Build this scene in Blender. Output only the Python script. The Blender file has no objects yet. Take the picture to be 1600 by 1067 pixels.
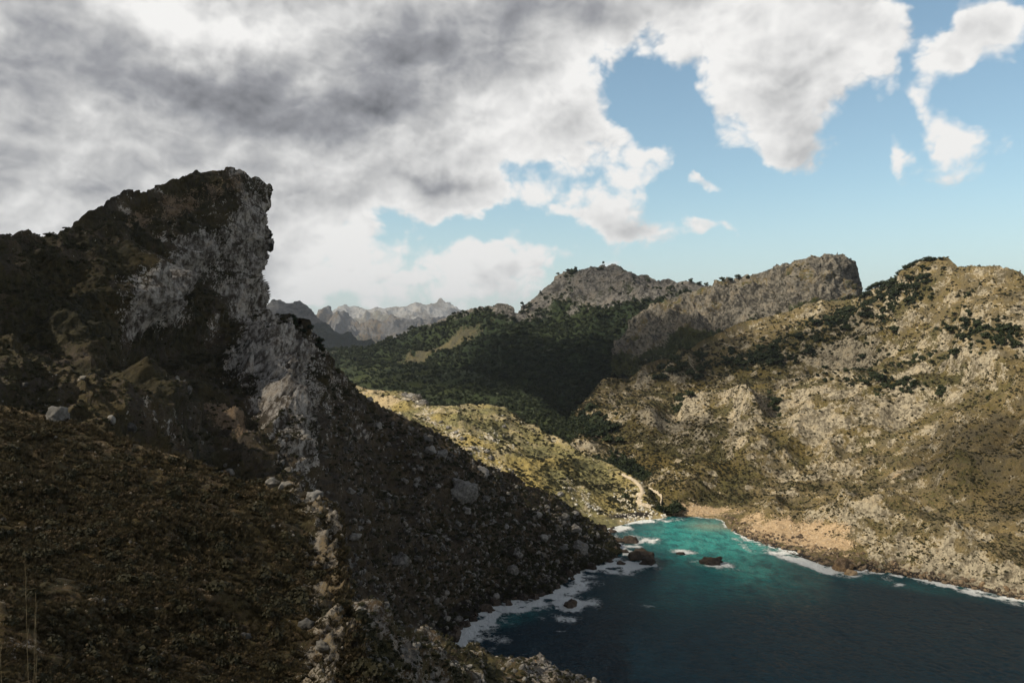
import bpy, math, random
import numpy as np
from mathutils import Vector
random.seed(7); RS = np.random.RandomState(7)
sc = bpy.context.scene; COL = sc.collection
# ------------------------------------------------------------------ camera
H, F, CX, CY = 200.0, 1244.0, 800.0, 533.0
cam = bpy.data.cameras.new('camera'); cam.sensor_width = 36.0; cam.lens = 36.0*F/1600.0
cam.clip_start = 0.1; cam.clip_end = 60000.0
camo = bpy.data.objects.new('camera', cam); COL.objects.link(camo)
camo.location = (0, 0, H); camo.rotation_euler = (math.radians(90), 0, 0); sc.camera = camo
sc.view_settings.view_transform = 'Standard'; sc.view_settings.look = 'None'
sc.view_settings.gamma = 1; sc.view_settings.use_curve_mapping = False; sc.view_settings.exposure = 0.15
sc.cycles.use_denoising = True; sc.cycles.max_bounces = 4; sc.cycles.diffuse_bounces = 2
sc.cycles.volume_bounces = 0; sc.cycles.transparent_max_bounces = 6; sc.cycles.use_adaptive_sampling = True
sc.cycles.adaptive_threshold = 0.02; sc.cycles.sample_clamp_indirect = 4
# ------------------------------------------------------------------ sun
SUN_EL, SUN_AZ = 42.0, -112.0                 # azimuth clockwise from +Y (view direction)
sd = Vector((math.cos(math.radians(SUN_EL))*math.sin(math.radians(SUN_AZ)),
             math.cos(math.radians(SUN_EL))*math.cos(math.radians(SUN_AZ)), math.sin(math.radians(SUN_EL))))
sl = bpy.data.lights.new('sun', 'SUN'); sl.energy = 5.0; sl.angle = math.radians(0.5); sl.color = (1, .90, .74)
so = bpy.data.objects.new('sun', sl); COL.objects.link(so)
so.rotation_euler = sd.to_track_quat('Z', 'Y').to_euler(); so.location = (0, 0, 900)

class NT:
    """small helper that writes shader nodes"""
    def __init__(s, nt): s.nt = nt; s.nt.nodes.clear()
    def n(s, t, **kw):
        nd = s.nt.nodes.new(t)
        for k, v in kw.items(): setattr(nd, k, v)
        return nd
    def put(s, sock, v):
        if isinstance(v, bpy.types.NodeSocket): s.nt.links.new(v, sock)
        elif v is not None: sock.default_value = v
    def m(s, op, a, b=None, c=None, clamp=False):
        nd = s.n('ShaderNodeMath', operation=op, use_clamp=clamp)
        for i, v in enumerate((a, b, c)): s.put(nd.inputs[i], v)
        return nd.outputs[0]
    def v(s, op, a, b=None, c=None):
        nd = s.n('ShaderNodeVectorMath', operation=op)
        s.put(nd.inputs[0], a)
        if op == 'SCALE': s.put(nd.inputs['Scale'], b)
        else:
            s.put(nd.inputs[1], b)
            if c is not None: s.put(nd.inputs[2], c)
        return nd.outputs['Value'] if op in ('DOT_PRODUCT', 'LENGTH') else nd.outputs[0]
    def noise(s, vec, scale, detail=4, rough=.5, lac=2.0, dist=0, ty='FBM'):
        nd = s.n('ShaderNodeTexNoise'); nd.noise_type = ty; nd.normalize = True
        s.put(nd.inputs['Vector'], vec); s.put(nd.inputs['Scale'], scale)
        nd.inputs['Detail'].default_value = detail; nd.inputs['Roughness'].default_value = rough
        nd.inputs['Lacunarity'].default_value = lac; nd.inputs['Distortion'].default_value = dist
        return nd.outputs[0]
    def step(s, x, a, b, t0=0., t1=1.):
        nd = s.n('ShaderNodeMapRange', interpolation_type='SMOOTHSTEP', clamp=True)
        s.put(nd.inputs[0], x); s.put(nd.inputs[1], a); s.put(nd.inputs[2], b); s.put(nd.inputs[3], t0); s.put(nd.inputs[4], t1)
        return nd.outputs[0]
    def mix(s, f, a, b, mode='MIX'):
        nd = s.n('ShaderNodeMix', data_type='RGBA', blend_type=mode); nd.clamp_factor = True
        def c4(x): return (*x, 1) if isinstance(x, tuple) and len(x) == 3 else x
        s.put(nd.inputs[0], f); s.put(nd.inputs[6], c4(a)); s.put(nd.inputs[7], c4(b))
        return nd.outputs[2]

# ------------------------------------------------------------------ sky with clouds (world)
world = bpy.data.worlds.new('World'); sc.world = world; world.use_nodes = True
w = NT(world.node_tree)
SKY_STRENGTH = 0.15
sky = w.n('ShaderNodeTexSky', sky_type='NISHITA', sun_disc=False)
sky.sun_elevation = math.radians(SUN_EL); sky.sun_rotation = math.radians(SUN_AZ)
sky.air_density = 1.0; sky.dust_density = .4; sky.ozone_density = 2.0
tc = w.n('ShaderNodeTexCoord'); D = w.v('NORMALIZE', tc.outputs['Generated'])
sx = w.n('ShaderNodeSeparateXYZ'); w.put(sx.inputs[0], D)
az = w.m('ARCTAN2', sx.outputs[0], sx.outputs[1]); el = w.m('ARCSINE', sx.outputs[2])
# warp the layout a little so that its edges are never smooth
wn = w.n('ShaderNodeTexNoise'); w.put(wn.inputs['Vector'], D); wn.inputs['Scale'].default_value = 9; wn.inputs['Detail'].default_value = 5
wc = w.v('SCALE', w.v('SUBTRACT', wn.outputs['Color'], (.5, .5, .5)), .16)
ae = w.n('ShaderNodeCombineXYZ'); w.put(ae.inputs[0], az); w.put(ae.inputs[1], el)
AE = w.v('ADD', ae.outputs[0], w.v('MULTIPLY', wc, (1, 1, 0)))
def pix(px, py):
    t = math.hypot(1, (px-CX)/F)
    return math.atan((px-CX)/F), math.atan(((CY-py)/F)/t)
def blobs(lst):
    acc = None
    for (px, py, rx, ry, a) in lst:
        A, E = pix(px, py); ix, iy = F/rx*1.0, F/ry
        q = w.v('MULTIPLY_ADD', AE, (ix, iy, 0), (-A*ix, -E*iy, 0))
        g = w.m('POWER', .37, w.v('DOT_PRODUCT', q, q))
        acc = w.m('MULTIPLY', g, a) if acc is None else w.m('MULTIPLY_ADD', g, a, acc)
    return acc
COVER = [(-150, 60, 520, 260, 1.2), (330, 40, 340, 150, 1.0), (650, 60, 240, 140, 1.05), (120, 290, 330, 110, .9), (480, 270, 190, 100, .95), (430, 370, 90, 40, .35), (-200, 400, 330, 90, .6),
         (700, 200, 120, 90, .75), (850, 190, 100, 90, .8), (975, 240, 70, 40, .85), (1030, 250, 24, 18, .3), (760, 318, 150, 34, .9), (960, 335, 80, 24, .75), (1000, 340, 30, 18, .3),
         (1115, 348, 56, 19, 1.15), (1095, 278, 36, 15, 1.05), (560, 432, 180, 36, .72), (480, 450, 120, 30, .3), (600, 385, 30, 12, .15), (810, 414, 90, 28, .75), (680, 410, 50, 22, .3), (900, 10, 170, 70, .95), (620, 475, 190, 18, .25),
         (1200, 40, 160, 90, .95), (1230, 150, 84, 62, .7), (1150, 190, 40, 40, .4), (1110, 90, 60, 60, .35), (1360, 110, 44, 50, .62), (1490, 182, 54, 44, 1.25), (1445, 140, 26, 30, .7), (1375, 130, 34, 40, .3),
         (1540, 50, 100, 36, .95), (1470, 70, 40, 26, .4), (1250, 255, 34, 22, .75), (1380, 222, 18, 28, .95), (1700, 260, 90, 60, .4), (1165, 312, 36, 10, .35), (1230, 235, 40, 24, .3),
         (1030, 110, 60, 50, -.8), (1070, 200, 44, 60, -.5), (990, 170, 40, 26, -.4), (1420, 25, 34, 50, -.75), (1000, 190, 30, 24, -.3), (1440, 330, 330, 110, -.6), (870, 245, 40, 14, -.35), (1060, 320, 120, 14, -.2), (1120, 410, 300, 40, -.4), (230, 345, 60, 12, -.3)]
DARK = [(150, 105, 130, 45, .75), (330, 135, 110, 44, .8), (240, 160, 250, 40, .3), (520, 180, 110, 36, .95), (590, 205, 60, 30, .4), (720, 80, 130, 55, .95), (600, 120, 90, 40, .35), (330, 35, 110, 34, -.5), (-120, 150, 260, 120, .3), (90, 260, 110, 22, .35), (1200, 80, 260, 130, -.38), (900, 200, 160, 130, -.2), (120, 330, 260, 70, -.40), (560, 440, 240, 60, -.25), (20, 60, 200, 60, .1), (480, 330, 130, 50, -.15), (270, 262, 90, 18, .3),
        (700, 283, 80, 13, .6), (880, 20, 130, 40, .4), (1180, 105, 90, 20, .28), (1280, 60, 70, 24, .2), (1260, 190, 50, 18, .2), (390, 40, 90, 36, -.45), (30, 20, 140, 40, .25), (640, 190, 20, 60, -.3), (560, 320, 90, 20, .2), (450, 300, 60, 20, -.25), (720, 160, 60, 30, -.2)]
cov = blobs(COVER); drk = blobs(DARK)
high = w.step(el, .40, .62)                       # above the frame the broken deck goes on, seen from below
side = w.step(w.m('ABSOLUTE', az), .62, 1.0)
big = w.noise(D, 2.3, 3)
cov = w.m('ADD', cov, w.m('MULTIPLY', w.m('MAXIMUM', high, side), w.m('MULTIPLY_ADD', big, 2.0, -.35)))
drk = w.m('ADD', drk, w.m('MULTIPLY', high, .85)); drk = w.m('ADD', drk, w.m('MULTIPLY', side, .45))
SQ = (1, 1, 1.35)
wn2 = w.n('ShaderNodeTexNoise'); w.put(wn2.inputs['Vector'], D); wn2.inputs['Scale'].default_value = 16; wn2.inputs['Detail'].default_value = 4
WD = w.v('ADD', D, w.v('SCALE', w.v('SUBTRACT', wn2.outputs['Color'], (.5, .5, .5)), .035))
def vor(P, scale, det, rough):
    nd = w.n('ShaderNodeTexVoronoi', feature='F1', normalize=True); w.put(nd.inputs['Vector'], P); nd.inputs['Scale'].default_value = scale
    nd.inputs['Detail'].default_value = det; nd.inputs['Roughness'].default_value = rough; nd.inputs['Lacunarity'].default_value = 2.1
    return w.m('SUBTRACT', 1.0, nd.outputs['Distance'])
def pair(scale, det, rough, dx, dz):
    """cloud relief and the same relief a step towards the sun"""
    a = w.noise(w.v('MULTIPLY', D, SQ), scale, det, rough, 2.05, .2)
    b = w.noise(w.v('MULTIPLY', w.v('ADD', D, (dx, 0, dz)), SQ), scale, det, rough, 2.05, .2)
    return a, w.m('SUBTRACT', a, b)
def puffs(scale, det, rough, dx, dz):
    a = vor(w.v('MULTIPLY', WD, SQ), scale, det, rough); b = vor(w.v('MULTIPLY', w.v('ADD', WD, (dx, 0, dz)), SQ), scale, det, rough)
    return a, w.m('SUBTRACT', a, b)
n1, e1 = pair(5.5, 5, .5, -.022, .024); n3, e3 = puffs(9.5, 3, .5, -.012, .016); n5, e5 = puffs(34.0, 2, .55, -.004, .006)
n3 = w.m('MULTIPLY_ADD', w.m('SUBTRACT', n3, .66), 1.6, .5); n5 = w.m('MULTIPLY_ADD', w.m('SUBTRACT', n5, .66), 1.6, .5)
dens = w.m('ADD', cov, w.m('MULTIPLY_ADD', n1, 2.9, -1.45)); dens = w.m('ADD', dens, w.m('MULTIPLY_ADD', n3, 1.5, -.75)); dens = w.m('ADD', dens, w.m('MULTIPLY_ADD', n5, .75, -.37))
alpha = w.step(dens, .28, .78); thick = w.step(dens, .45, 1.6)
edge = w.m('ADD', w.m('MULTIPLY', e1, 1.3), w.m('ADD', w.m('MULTIPLY', e3, 1.5), w.m('MULTIPLY', e5, .45)))   # side turned to the sun
shade = w.m('MULTIPLY', w.m('MULTIPLY', drk, .86), w.step(dens, .45, 1.0))
shade = w.m('ADD', shade, w.m('MULTIPLY_ADD', n1, 2.0, -1.0)); shade = w.m('ADD', shade, w.m('MULTIPLY_ADD', n3, .5, -.25))
shade = w.m('SUBTRACT', shade, w.m('MULTIPLY', edge, 1.6)); shade = w.m('ADD', shade, w.m('MULTIPLY', thick, .42))
ramp = w.n('ShaderNodeValToRGB'); w.put(ramp.inputs[0], w.m('MULTIPLY_ADD', shade, .56, .035, clamp=True))
e = ramp.color_ramp.elements; e[0].position = 0; e[0].color = (.86, .85, .83, 1); e[1].position = 1; e[1].color = (.15, .155, .175, 1)
e[1].color = (.115, .12, .135, 1)
for p_, c_ in ((.18, (.70, .695, .685, 1)), (.38, (.50, .50, .50, 1)), (.62, (.30, .305, .325, 1))):
    x_ = e.new(p_); x_.color = c_
over = w.mix(w.step(el, .42, .9), (1, 1, 1), (.22, .22, .25))     # cloud bases overhead are seen from their dark underside
cloudc = w.mix(1.0, ramp.outputs[0], over, 'MULTIPLY')
skyc = w.mix(1.0, sky.outputs[0], (SKY_STRENGTH*.94, SKY_STRENGTH*.98, SKY_STRENGTH*.84), 'MULTIPLY')
skyc = w.mix(w.m('MULTIPLY', w.step(el, .20, -.02), .75), skyc, (.52, .62, .69))     # pale humid air low over the land
base = w.mix(w.m('MULTIPLY', alpha, w.step(el, -.01, .02)), skyc, cloudc)
bg = w.n('ShaderNodeBackground'); w.put(bg.inputs[0], base); bg.inputs[1].default_value = 1.0
wo = w.n('ShaderNodeOutputWorld'); w.put(wo.inputs[0], bg.outputs[0])
world.cycles.sampling_method = 'MANUAL'; world.cycles.sample_map_resolution = 512

# ------------------------------------------------------------------ numeric noise
_p = RS.permutation(256).astype(np.int32); PERM = np.concatenate([_p, _p, _p])
_g = RS.normal(size=(256, 3)); GRAD = (_g/np.linalg.norm(_g, axis=1)[:, None]).astype(np.float32)
JIT = RS.rand(256, 3).astype(np.float32)
def gnoise(P, seed=0):
    P = P.astype(np.float32)+np.float32(seed*17.31); I = np.floor(P); f = (P-I).astype(np.float32); I = I.astype(np.int32) & 255
    u = f*f*f*(f*(f*6-15)+10); out = np.zeros(len(P), np.float32)
    for dx in (0, 1):
        a = PERM[(I[:, 0]+dx) & 255]; wx = u[:, 0] if dx else 1-u[:, 0]
        for dy in (0, 1):
            b = PERM[(a+I[:, 1]+dy) & 255]; wy = wx*(u[:, 1] if dy else 1-u[:, 1])
            for dz in (0, 1):
                h = PERM[(b+I[:, 2]+dz) & 255]; g = GRAD[h]
                d = g[:, 0]*(f[:, 0]-dx)+g[:, 1]*(f[:, 1]-dy)+g[:, 2]*(f[:, 2]-dz)
                out += d*wy*(u[:, 2] if dz else 1-u[:, 2])
    return out*1.5
def fbm(P, L, oc=4, seed=0, g=.5):
    o = 0; a = 1.0
    for i in range(oc): o = o+a*gnoise(P*(2.03**i/L), seed+i); a *= g
    return o
def ridged(P, L, oc=4, seed=0, g=.5):
    o = 0; a = 1.0; pr = 1.0
    for i in range(oc):
        n = 1-np.abs(gnoise(P*(2.07**i/L), seed+i))*1.6; n = np.clip(n, 0, 1)**2; o = o+a*n*pr; pr = np.clip(n*1.6, .25, 1); a *= g
    return o
def cells(P, L, seed=0):
    """distance to nearest and second nearest jittered point (in cell units), plus a random value per cell"""
    Q = (P/L).astype(np.float32)+np.float32(seed*7.7); I0 = np.floor(Q).astype(np.int32); f1 = np.full(len(P), 9, np.float32); f2 = f1.copy(); rid = np.zeros(len(P), np.float32)
    for dx in (-1, 0, 1):
        for dy in (-1, 0, 1):
            for dz in (-1, 0, 1):
                I = I0+np.array((dx, dy, dz), np.int32)
                h = PERM[(PERM[(PERM[I[:, 0] & 255]+I[:, 1]) & 255]+I[:, 2]) & 255]
                d = np.sqrt(((I+JIT[h]-Q)**2).sum(1)); m = d < f1
                f2 = np.where(m, f1, np.minimum(f2, d)); rid = np.where(m, h/255.0, rid); f1 = np.where(m, d, f1)
    return f1, f2, rid
def ss(x, a, b):
    t = np.clip((x-a)/(b-a), 0, 1); return t*t*(3-2*t)
def el_(px, py, cx, cy, rx, ry, rot=0):
    """soft ellipse, 1 in the middle and 0 outside"""
    c, s = math.cos(math.radians(rot)), math.sin(math.radians(rot)); dx, dy = px-cx, py-cy
    a, b = (dx*c+dy*s)/rx, (-dx*s+dy*c)/ry
    return np.exp(-(a*a+b*b))
def below(px, py, line, soft=8):
    """1 below a polyline drawn in photograph pixels"""
    l = np.array(line, float); return ss(py-np.interp(px, l[:, 0], l[:, 1]), -soft, soft)
def W3(px, py, Y): return np.stack([(px-CX)/F*Y, Y, H-(py-CY)/F*Y], -1)
def S(px, py): return (px, py, H*F/(py-CY))

def tag(o, label=None, cat=None, group=None, kind=None):
    if label: o['label'] = label
    if cat: o['category'] = cat
    if group: o['group'] = group
    if kind: o['kind'] = kind
    return o
def mesh_np(name, V, Q, smooth=True):
    me = bpy.data.meshes.new(name); V = np.ascontiguousarray(V, np.float32); Q = np.ascontiguousarray(Q, np.int32); k = Q.shape[1]
    me.vertices.add(len(V)); me.vertices.foreach_set('co', V.ravel()); me.loops.add(Q.size); me.loops.foreach_set('vertex_index', Q.ravel())
    me.polygons.add(len(Q)); me.polygons.foreach_set('loop_start', np.arange(0, Q.size, k, dtype=np.int32))
    me.polygons.foreach_set('use_smooth', np.full(len(Q), smooth)); me.update(calc_edges=True); return me
def link(name, me, mat=None, parent=None):
    o = bpy.data.objects.new(name, me); COL.objects.link(o)
    if mat is not None and not me.materials: me.materials.append(mat)
    o.parent = parent; return o
def attr(me, name, A):
    a = me.attributes.new(name, 'FLOAT_COLOR', 'POINT'); a.data.foreach_set('color', np.ascontiguousarray(A, np.float32).ravel())

# ------------------------------------------------------------------ materials
def terrain_mat(name, unit, rock=(.30, .28, .25), rock2=(.15, .14, .125), soil=(.105, .078, .048), veg=(.035, .04, .018), sand=(.50, .33, .18), bump=1.0, rough=.9, fall=1.0):
    """attribute mix: R = bare rock, G = green cover, B = sand or ochre earth, A = dark wet rock and painted ledge shade; unit = metres per photo pixel"""
    m = bpy.data.materials.new(name); m.use_nodes = True; t = NT(m.node_tree)
    g = t.n('ShaderNodeNewGeometry'); P = g.outputs['Position']
    at = t.n('ShaderNodeAttribute', attribute_name='mix'); sp = t.n('ShaderNodeSeparateColor'); t.put(sp.inputs[0], at.outputs['Color'])
    R, G, B, A = sp.outputs[0], sp.outputs[1], sp.outputs[2], at.outputs['Alpha']
    f0 = t.noise(P, 1/(1.7*unit), 2, .6); f1 = t.noise(t.v('MULTIPLY', P, (1, 1, fall)), 1/(5*unit), 6, .66); f2 = t.noise(P, 1/(22*unit), 5, .6); f3 = t.noise(P, 1/(90*unit), 3, .5)
    vor = t.n('ShaderNodeTexVoronoi', feature='F1'); t.put(vor.inputs['Vector'], P); vor.inputs['Scale'].default_value = 1/(7*unit)
    rc = t.mix(t.step(t.m('ADD', f1, t.m('MULTIPLY', f2, .6)), .66, .92), rock2, rock)
    rc = t.mix(t.m('MULTIPLY', t.step(f2, .5, .72), .35), rc, (rock[0]*1.05, rock[1]*.86, rock[2]*.62))   # iron stained stone
    sc_ = t.mix(t.step(f2, .35, .65), soil, (soil[0]*1.7, soil[1]*1.55, soil[2]*1.2))
    vg = t.mix(t.step(f1, .35, .65), (veg[0]*.6, veg[1]*.62, veg[2]*.6), (veg[0]*1.7, veg[1]*1.6, veg[2]*1.25))
    vg = t.mix(t.m('MULTIPLY', t.step(f3, .45, .65), .5), vg, (veg[0]*2.6, veg[1]*2.0, veg[2]*1.2))
    sn = t.mix(t.step(f1, .3, .7), (sand[0]*.75, sand[1]*.7, sand[2]*.62), sand)
    jit = t.m('MULTIPLY_ADD', f1, 1.1, -.55); jit2 = t.m('MULTIPLY_ADD', f2, .7, -.35)
    jj = t.m('ADD', t.m('ADD', jit, jit2), t.m('MULTIPLY_ADD', f0, 1.1, -.55))
    c = t.mix(t.step(t.m('ADD', G, jj), .42, .58), sc_, vg)
    c = t.mix(t.step(t.m('ADD', R, t.m('MULTIPLY', jj, .9)), .42, .56), c, rc)
    c = t.mix(t.step(t.m('ADD', B, t.m('MULTIPLY', jj, .6)), .42, .58), c, sn)
    c = t.mix(t.m('MULTIPLY', t.step(f0, .52, .30), .55), c, t.mix(1.0, c, (.25, .25, .25), 'MULTIPLY'))   # pits, cracks and dead stems
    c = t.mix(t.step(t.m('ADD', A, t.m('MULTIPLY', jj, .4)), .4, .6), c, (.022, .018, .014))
    b = t.n('ShaderNodeBsdfPrincipled'); t.put(b.inputs['Base Color'], c); b.inputs['Roughness'].default_value = rough
    b.inputs['Specular IOR Level'].default_value = .25
    h = t.m('ADD', t.m('MULTIPLY', f1, 1.0), t.m('MULTIPLY', vor.outputs['Distance'], .5))
    bp = t.n('ShaderNodeBump'); bp.inputs['Strength'].default_value = .9; bp.inputs['Distance'].default_value = 3.2*unit*bump; t.put(bp.inputs['Height'], h)
    t.put(b.inputs['Normal'], bp.outputs[0]); o = t.n('ShaderNodeOutputMaterial'); t.put(o.inputs[0], b.outputs[0]); return m
def leaf_mat(name, c1, c2, rough=.7):
    m = bpy.data.materials.new(name); m.use_nodes = True; t = NT(m.node_tree)
    oi = t.n('ShaderNodeObjectInfo'); g = t.n('ShaderNodeNewGeometry'); n = t.noise(g.outputs['Position'], .5, 3)
    c = t.mix(t.m('MULTIPLY_ADD', n, .8, t.m('MULTIPLY_ADD', oi.outputs['Random'], .6, -.3), clamp=True), c1, c2)
    b = t.n('ShaderNodeBsdfPrincipled'); t.put(b.inputs['Base Color'], c); b.inputs['Roughness'].default_value = rough; b.inputs['Specular IOR Level'].default_value = .2
    o = t.n('ShaderNodeOutputMaterial'); t.put(o.inputs[0], b.outputs[0]); return m
def stone_mat(name, c1, c2, unit):
    m = bpy.data.materials.new(name); m.use_nodes = True; t = NT(m.node_tree)
    oi = t.n('ShaderNodeObjectInfo'); g = t.n('ShaderNodeNewGeometry'); P = g.outputs['Position']; n = t.noise(P, 1/(4*unit), 6, .65); n2 = t.noise(P, 1/(20*unit), 3)
    c = t.mix(t.step(t.m('ADD', n, t.m('MULTIPLY_ADD', oi.outputs['Random'], .3, -.15)), .35, .68), c1, c2)
    c = t.mix(t.m('MULTIPLY', t.step(n2, .5, .7), .4), c, (c2[0]*.9, c2[1]*.75, c2[2]*.5))
    b = t.n('ShaderNodeBsdfPrincipled'); t.put(b.inputs['Base Color'], c); b.inputs['Roughness'].default_value = .9; b.inputs['Specular IOR Level'].default_value = .25
    bp = t.n('ShaderNodeBump'); bp.inputs['Strength'].default_value = .8; bp.inputs['Distance'].default_value = unit*2; t.put(bp.inputs['Height'], n); t.put(b.inputs['Normal'], bp.outputs[0])
    o = t.n('ShaderNodeOutputMaterial'); t.put(o.inputs[0], b.outputs[0]); return m

# ------------------------------------------------------------------ terrain layers
LAY = {}
def tps(pts, X, Yv):
    pts = np.array(pts, float); k = 400.0
    x, y, z = pts[:, 0]/k, pts[:, 1]/k, np.log(pts[:, 2])
    def U(r2): return r2*np.log(r2+1e-9)*.5
    n = len(x); K = U((x[:, None]-x)**2+(y[:, None]-y)**2)+np.eye(n)*2e-4
    A = np.zeros((n+3, n+3)); A[:n, :n] = K; A[:n, n] = 1; A[:n, n+1] = x; A[:n, n+2] = y; A[n:, :n] = A[:n, n:].T
    c = np.linalg.solve(A, np.concatenate([z, [0, 0, 0]]))
    X = X.ravel()/k; Yv = Yv.ravel()/k; o = c[n]+c[n+1]*X+c[n+2]*Yv
    for i in range(n): o += c[i]*U((X-x[i])**2+(Yv-y[i])**2)
    return np.exp(o)
def normals(P):
    du = np.gradient(P, axis=1); dv = np.gradient(P, axis=0); N = np.cross(dv, du)
    N /= np.linalg.norm(N, axis=2)[..., None]+1e-9
    C = P-np.array((0, 0, H)); s = np.sign((N*C).sum(2)); s[s == 0] = 1
    return -N*s[..., None]
def layer(name, label, sky, bot, depth, nu, nv, disp, mask, mat, back=.9, nb=14, shift=None, cat='hill', post=None, tmap=((0, 1), (0, 1)), damp=.45, jag=1.0, turn=None):
    sky = np.array(sky, float); bot = np.array(bot, float)
    seg = np.hypot(np.diff(sky[:, 0]), np.diff(sky[:, 1])*.55); mid = (sky[1:, 0]+sky[:-1, 0])/2; seg = seg*np.where((mid > 1640) | (mid < -60), .12, 1.0); L = np.concatenate([[0], np.cumsum(seg)])
    u = np.interp(np.linspace(0, L[-1], nu), L, sky[:, 0]); sp = np.interp(u, sky[:, 0], sky[:, 1]); bt = np.interp(u, bot[:, 0], bot[:, 1])
    one_ = np.stack([u, sp*0+7.3, sp*0], -1); sp = sp+jag*(2.2*gnoise(one_/23., 3)+1.6*gnoise(one_/9., 5)+.8*gnoise(one_/4., 6))
    t = np.interp(np.linspace(0, 1, nv), *tmap)[:, None]; py = sp[None]+(bt-sp)[None]*t; px = np.repeat(u[None], nv, 0)
    Y = tps(depth, px, py).reshape(nv, nu)
    if shift is not None: px = px+shift(px, py)
    P = W3(px, py, Y); N = normals(P)
    # the far side falls away behind the skyline
    top = P[0]; hd = top[:, :2]/np.linalg.norm(top[:, :2], axis=1)[:, None]; rows = []
    if turn is not None:
        a_ = np.radians(turn(u)); hd = np.stack([hd[:, 0]*np.cos(a_)-hd[:, 1]*np.sin(a_), hd[:, 0]*np.sin(a_)+hd[:, 1]*np.cos(a_)], -1)
    smax = np.maximum(top[:, 2]+12, 12)/back
    k_ = np.ones(31)/31; smax = np.convolve(np.pad(smax, 15, 'edge'), k_, 'valid')
    for k in range(nb, 0, -1):
        s = smax*(k/nb)**1.6; R = top.copy(); R[:, :2] += hd*s[:, None]; R[:, 2] -= s*back*np.minimum(1, .45+.55*k/nb); rows.append(R)
    full = np.concatenate([np.array(rows), P], 0)
    NN = normals(full); NN[:nb, :, 2] = np.abs(NN[:nb, :, 2]); 
    PX = np.concatenate([np.repeat(px[:1], nb, 0), px]); PY = np.concatenate([np.repeat(py[:1], nb, 0), py])
    f = full.reshape(-1, 3); nn = NN.reshape(-1, 3); pxf, pyf = PX.ravel(), PY.ravel()
    skyl = np.interp(PX.ravel(), sky[:, 0], sky[:, 1]); sw = np.array([1]*nb+[0]*nv)[:, None]*np.ones(nu)
    near_sky = np.maximum(np.exp(-((PY-np.repeat(sp[None], nb+nv, 0))/13)**2), sw).ravel()
    d = disp(f, nn, pxf, pyf)*(1-damp*near_sky); f2 = f+nn*np.asarray(d)[:, None]
    N2 = normals(f2.reshape(full.shape)).reshape(-1, 3)
    M = mask(f2, N2, pxf, pyf, d)
    if post is not None: f2 = post(f2, pxf, pyf)
    rws, cls = full.shape[:2]; idx = np.arange(rws*cls).reshape(rws, cls)
    Q = np.stack([idx[:-1, :-1], idx[1:, :-1], idx[1:, 1:], idx[:-1, 1:]], -1).reshape(-1, 4)
    me = mesh_np(name, f2, Q); attr(me, 'mix', np.stack(list(M), -1)); o = link(name, me, mat); tag(o, label, cat, kind='structure')
    vis = np.ones((rws, cls), bool); vis[:nb] = False
    LAY[label] = dict(P=f2, N=N2, px=CX+F*f2[:, 0]/f2[:, 1], py=CY-F*(f2[:, 2]-H)/f2[:, 1], vis=vis.ravel(), M=M, upx=pxf, upy=pyf, shape=(rws, cls), nb=nb)
    return LAY[label]
one = lambda f: np.ones(len(f)); zero = lambda f: np.zeros(len(f))

# --- 1 very far range
def feats(px, py, lst):
    o = 0
    for (cx, cy, rx, ry, rot, a) in lst: o = o+a*el_(px, py, cx, cy, rx, ry, rot)
    return o
def strata(f, d, k):
    d = np.array(d)/np.linalg.norm(d); return f-(f@d)[:, None]*d*(1-1/k)
def d_far(L, amp):
    def d(f, n, px, py): return amp*(ridged(f*np.array((1, .5, 1)), L, 5, 3)-.6)
    return d
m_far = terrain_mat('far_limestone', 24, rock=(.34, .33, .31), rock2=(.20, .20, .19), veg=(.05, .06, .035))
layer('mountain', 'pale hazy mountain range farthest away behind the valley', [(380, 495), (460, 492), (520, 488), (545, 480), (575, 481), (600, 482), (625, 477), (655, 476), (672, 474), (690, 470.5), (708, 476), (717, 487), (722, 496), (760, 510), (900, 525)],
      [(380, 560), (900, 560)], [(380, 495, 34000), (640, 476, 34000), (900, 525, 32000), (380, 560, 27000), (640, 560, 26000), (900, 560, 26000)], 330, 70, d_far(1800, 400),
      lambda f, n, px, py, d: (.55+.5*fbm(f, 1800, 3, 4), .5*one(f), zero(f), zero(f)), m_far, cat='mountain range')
# --- 2 grey middle range
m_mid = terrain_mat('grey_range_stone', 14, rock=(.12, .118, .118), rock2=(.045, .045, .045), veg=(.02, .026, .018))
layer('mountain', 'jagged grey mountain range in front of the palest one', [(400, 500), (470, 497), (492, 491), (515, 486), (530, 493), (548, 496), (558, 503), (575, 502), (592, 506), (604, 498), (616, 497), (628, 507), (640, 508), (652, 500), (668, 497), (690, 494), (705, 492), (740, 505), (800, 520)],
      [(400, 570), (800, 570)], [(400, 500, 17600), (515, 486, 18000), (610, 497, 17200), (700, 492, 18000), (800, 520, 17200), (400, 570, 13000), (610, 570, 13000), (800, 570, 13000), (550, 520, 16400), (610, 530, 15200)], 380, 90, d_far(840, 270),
      lambda f, n, px, py, d: (.62+.5*fbm(f, 1000, 3, 4)-.25*ss(py, 525, 550), .5*one(f), zero(f), zero(f)), m_mid, cat='mountain range')
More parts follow.
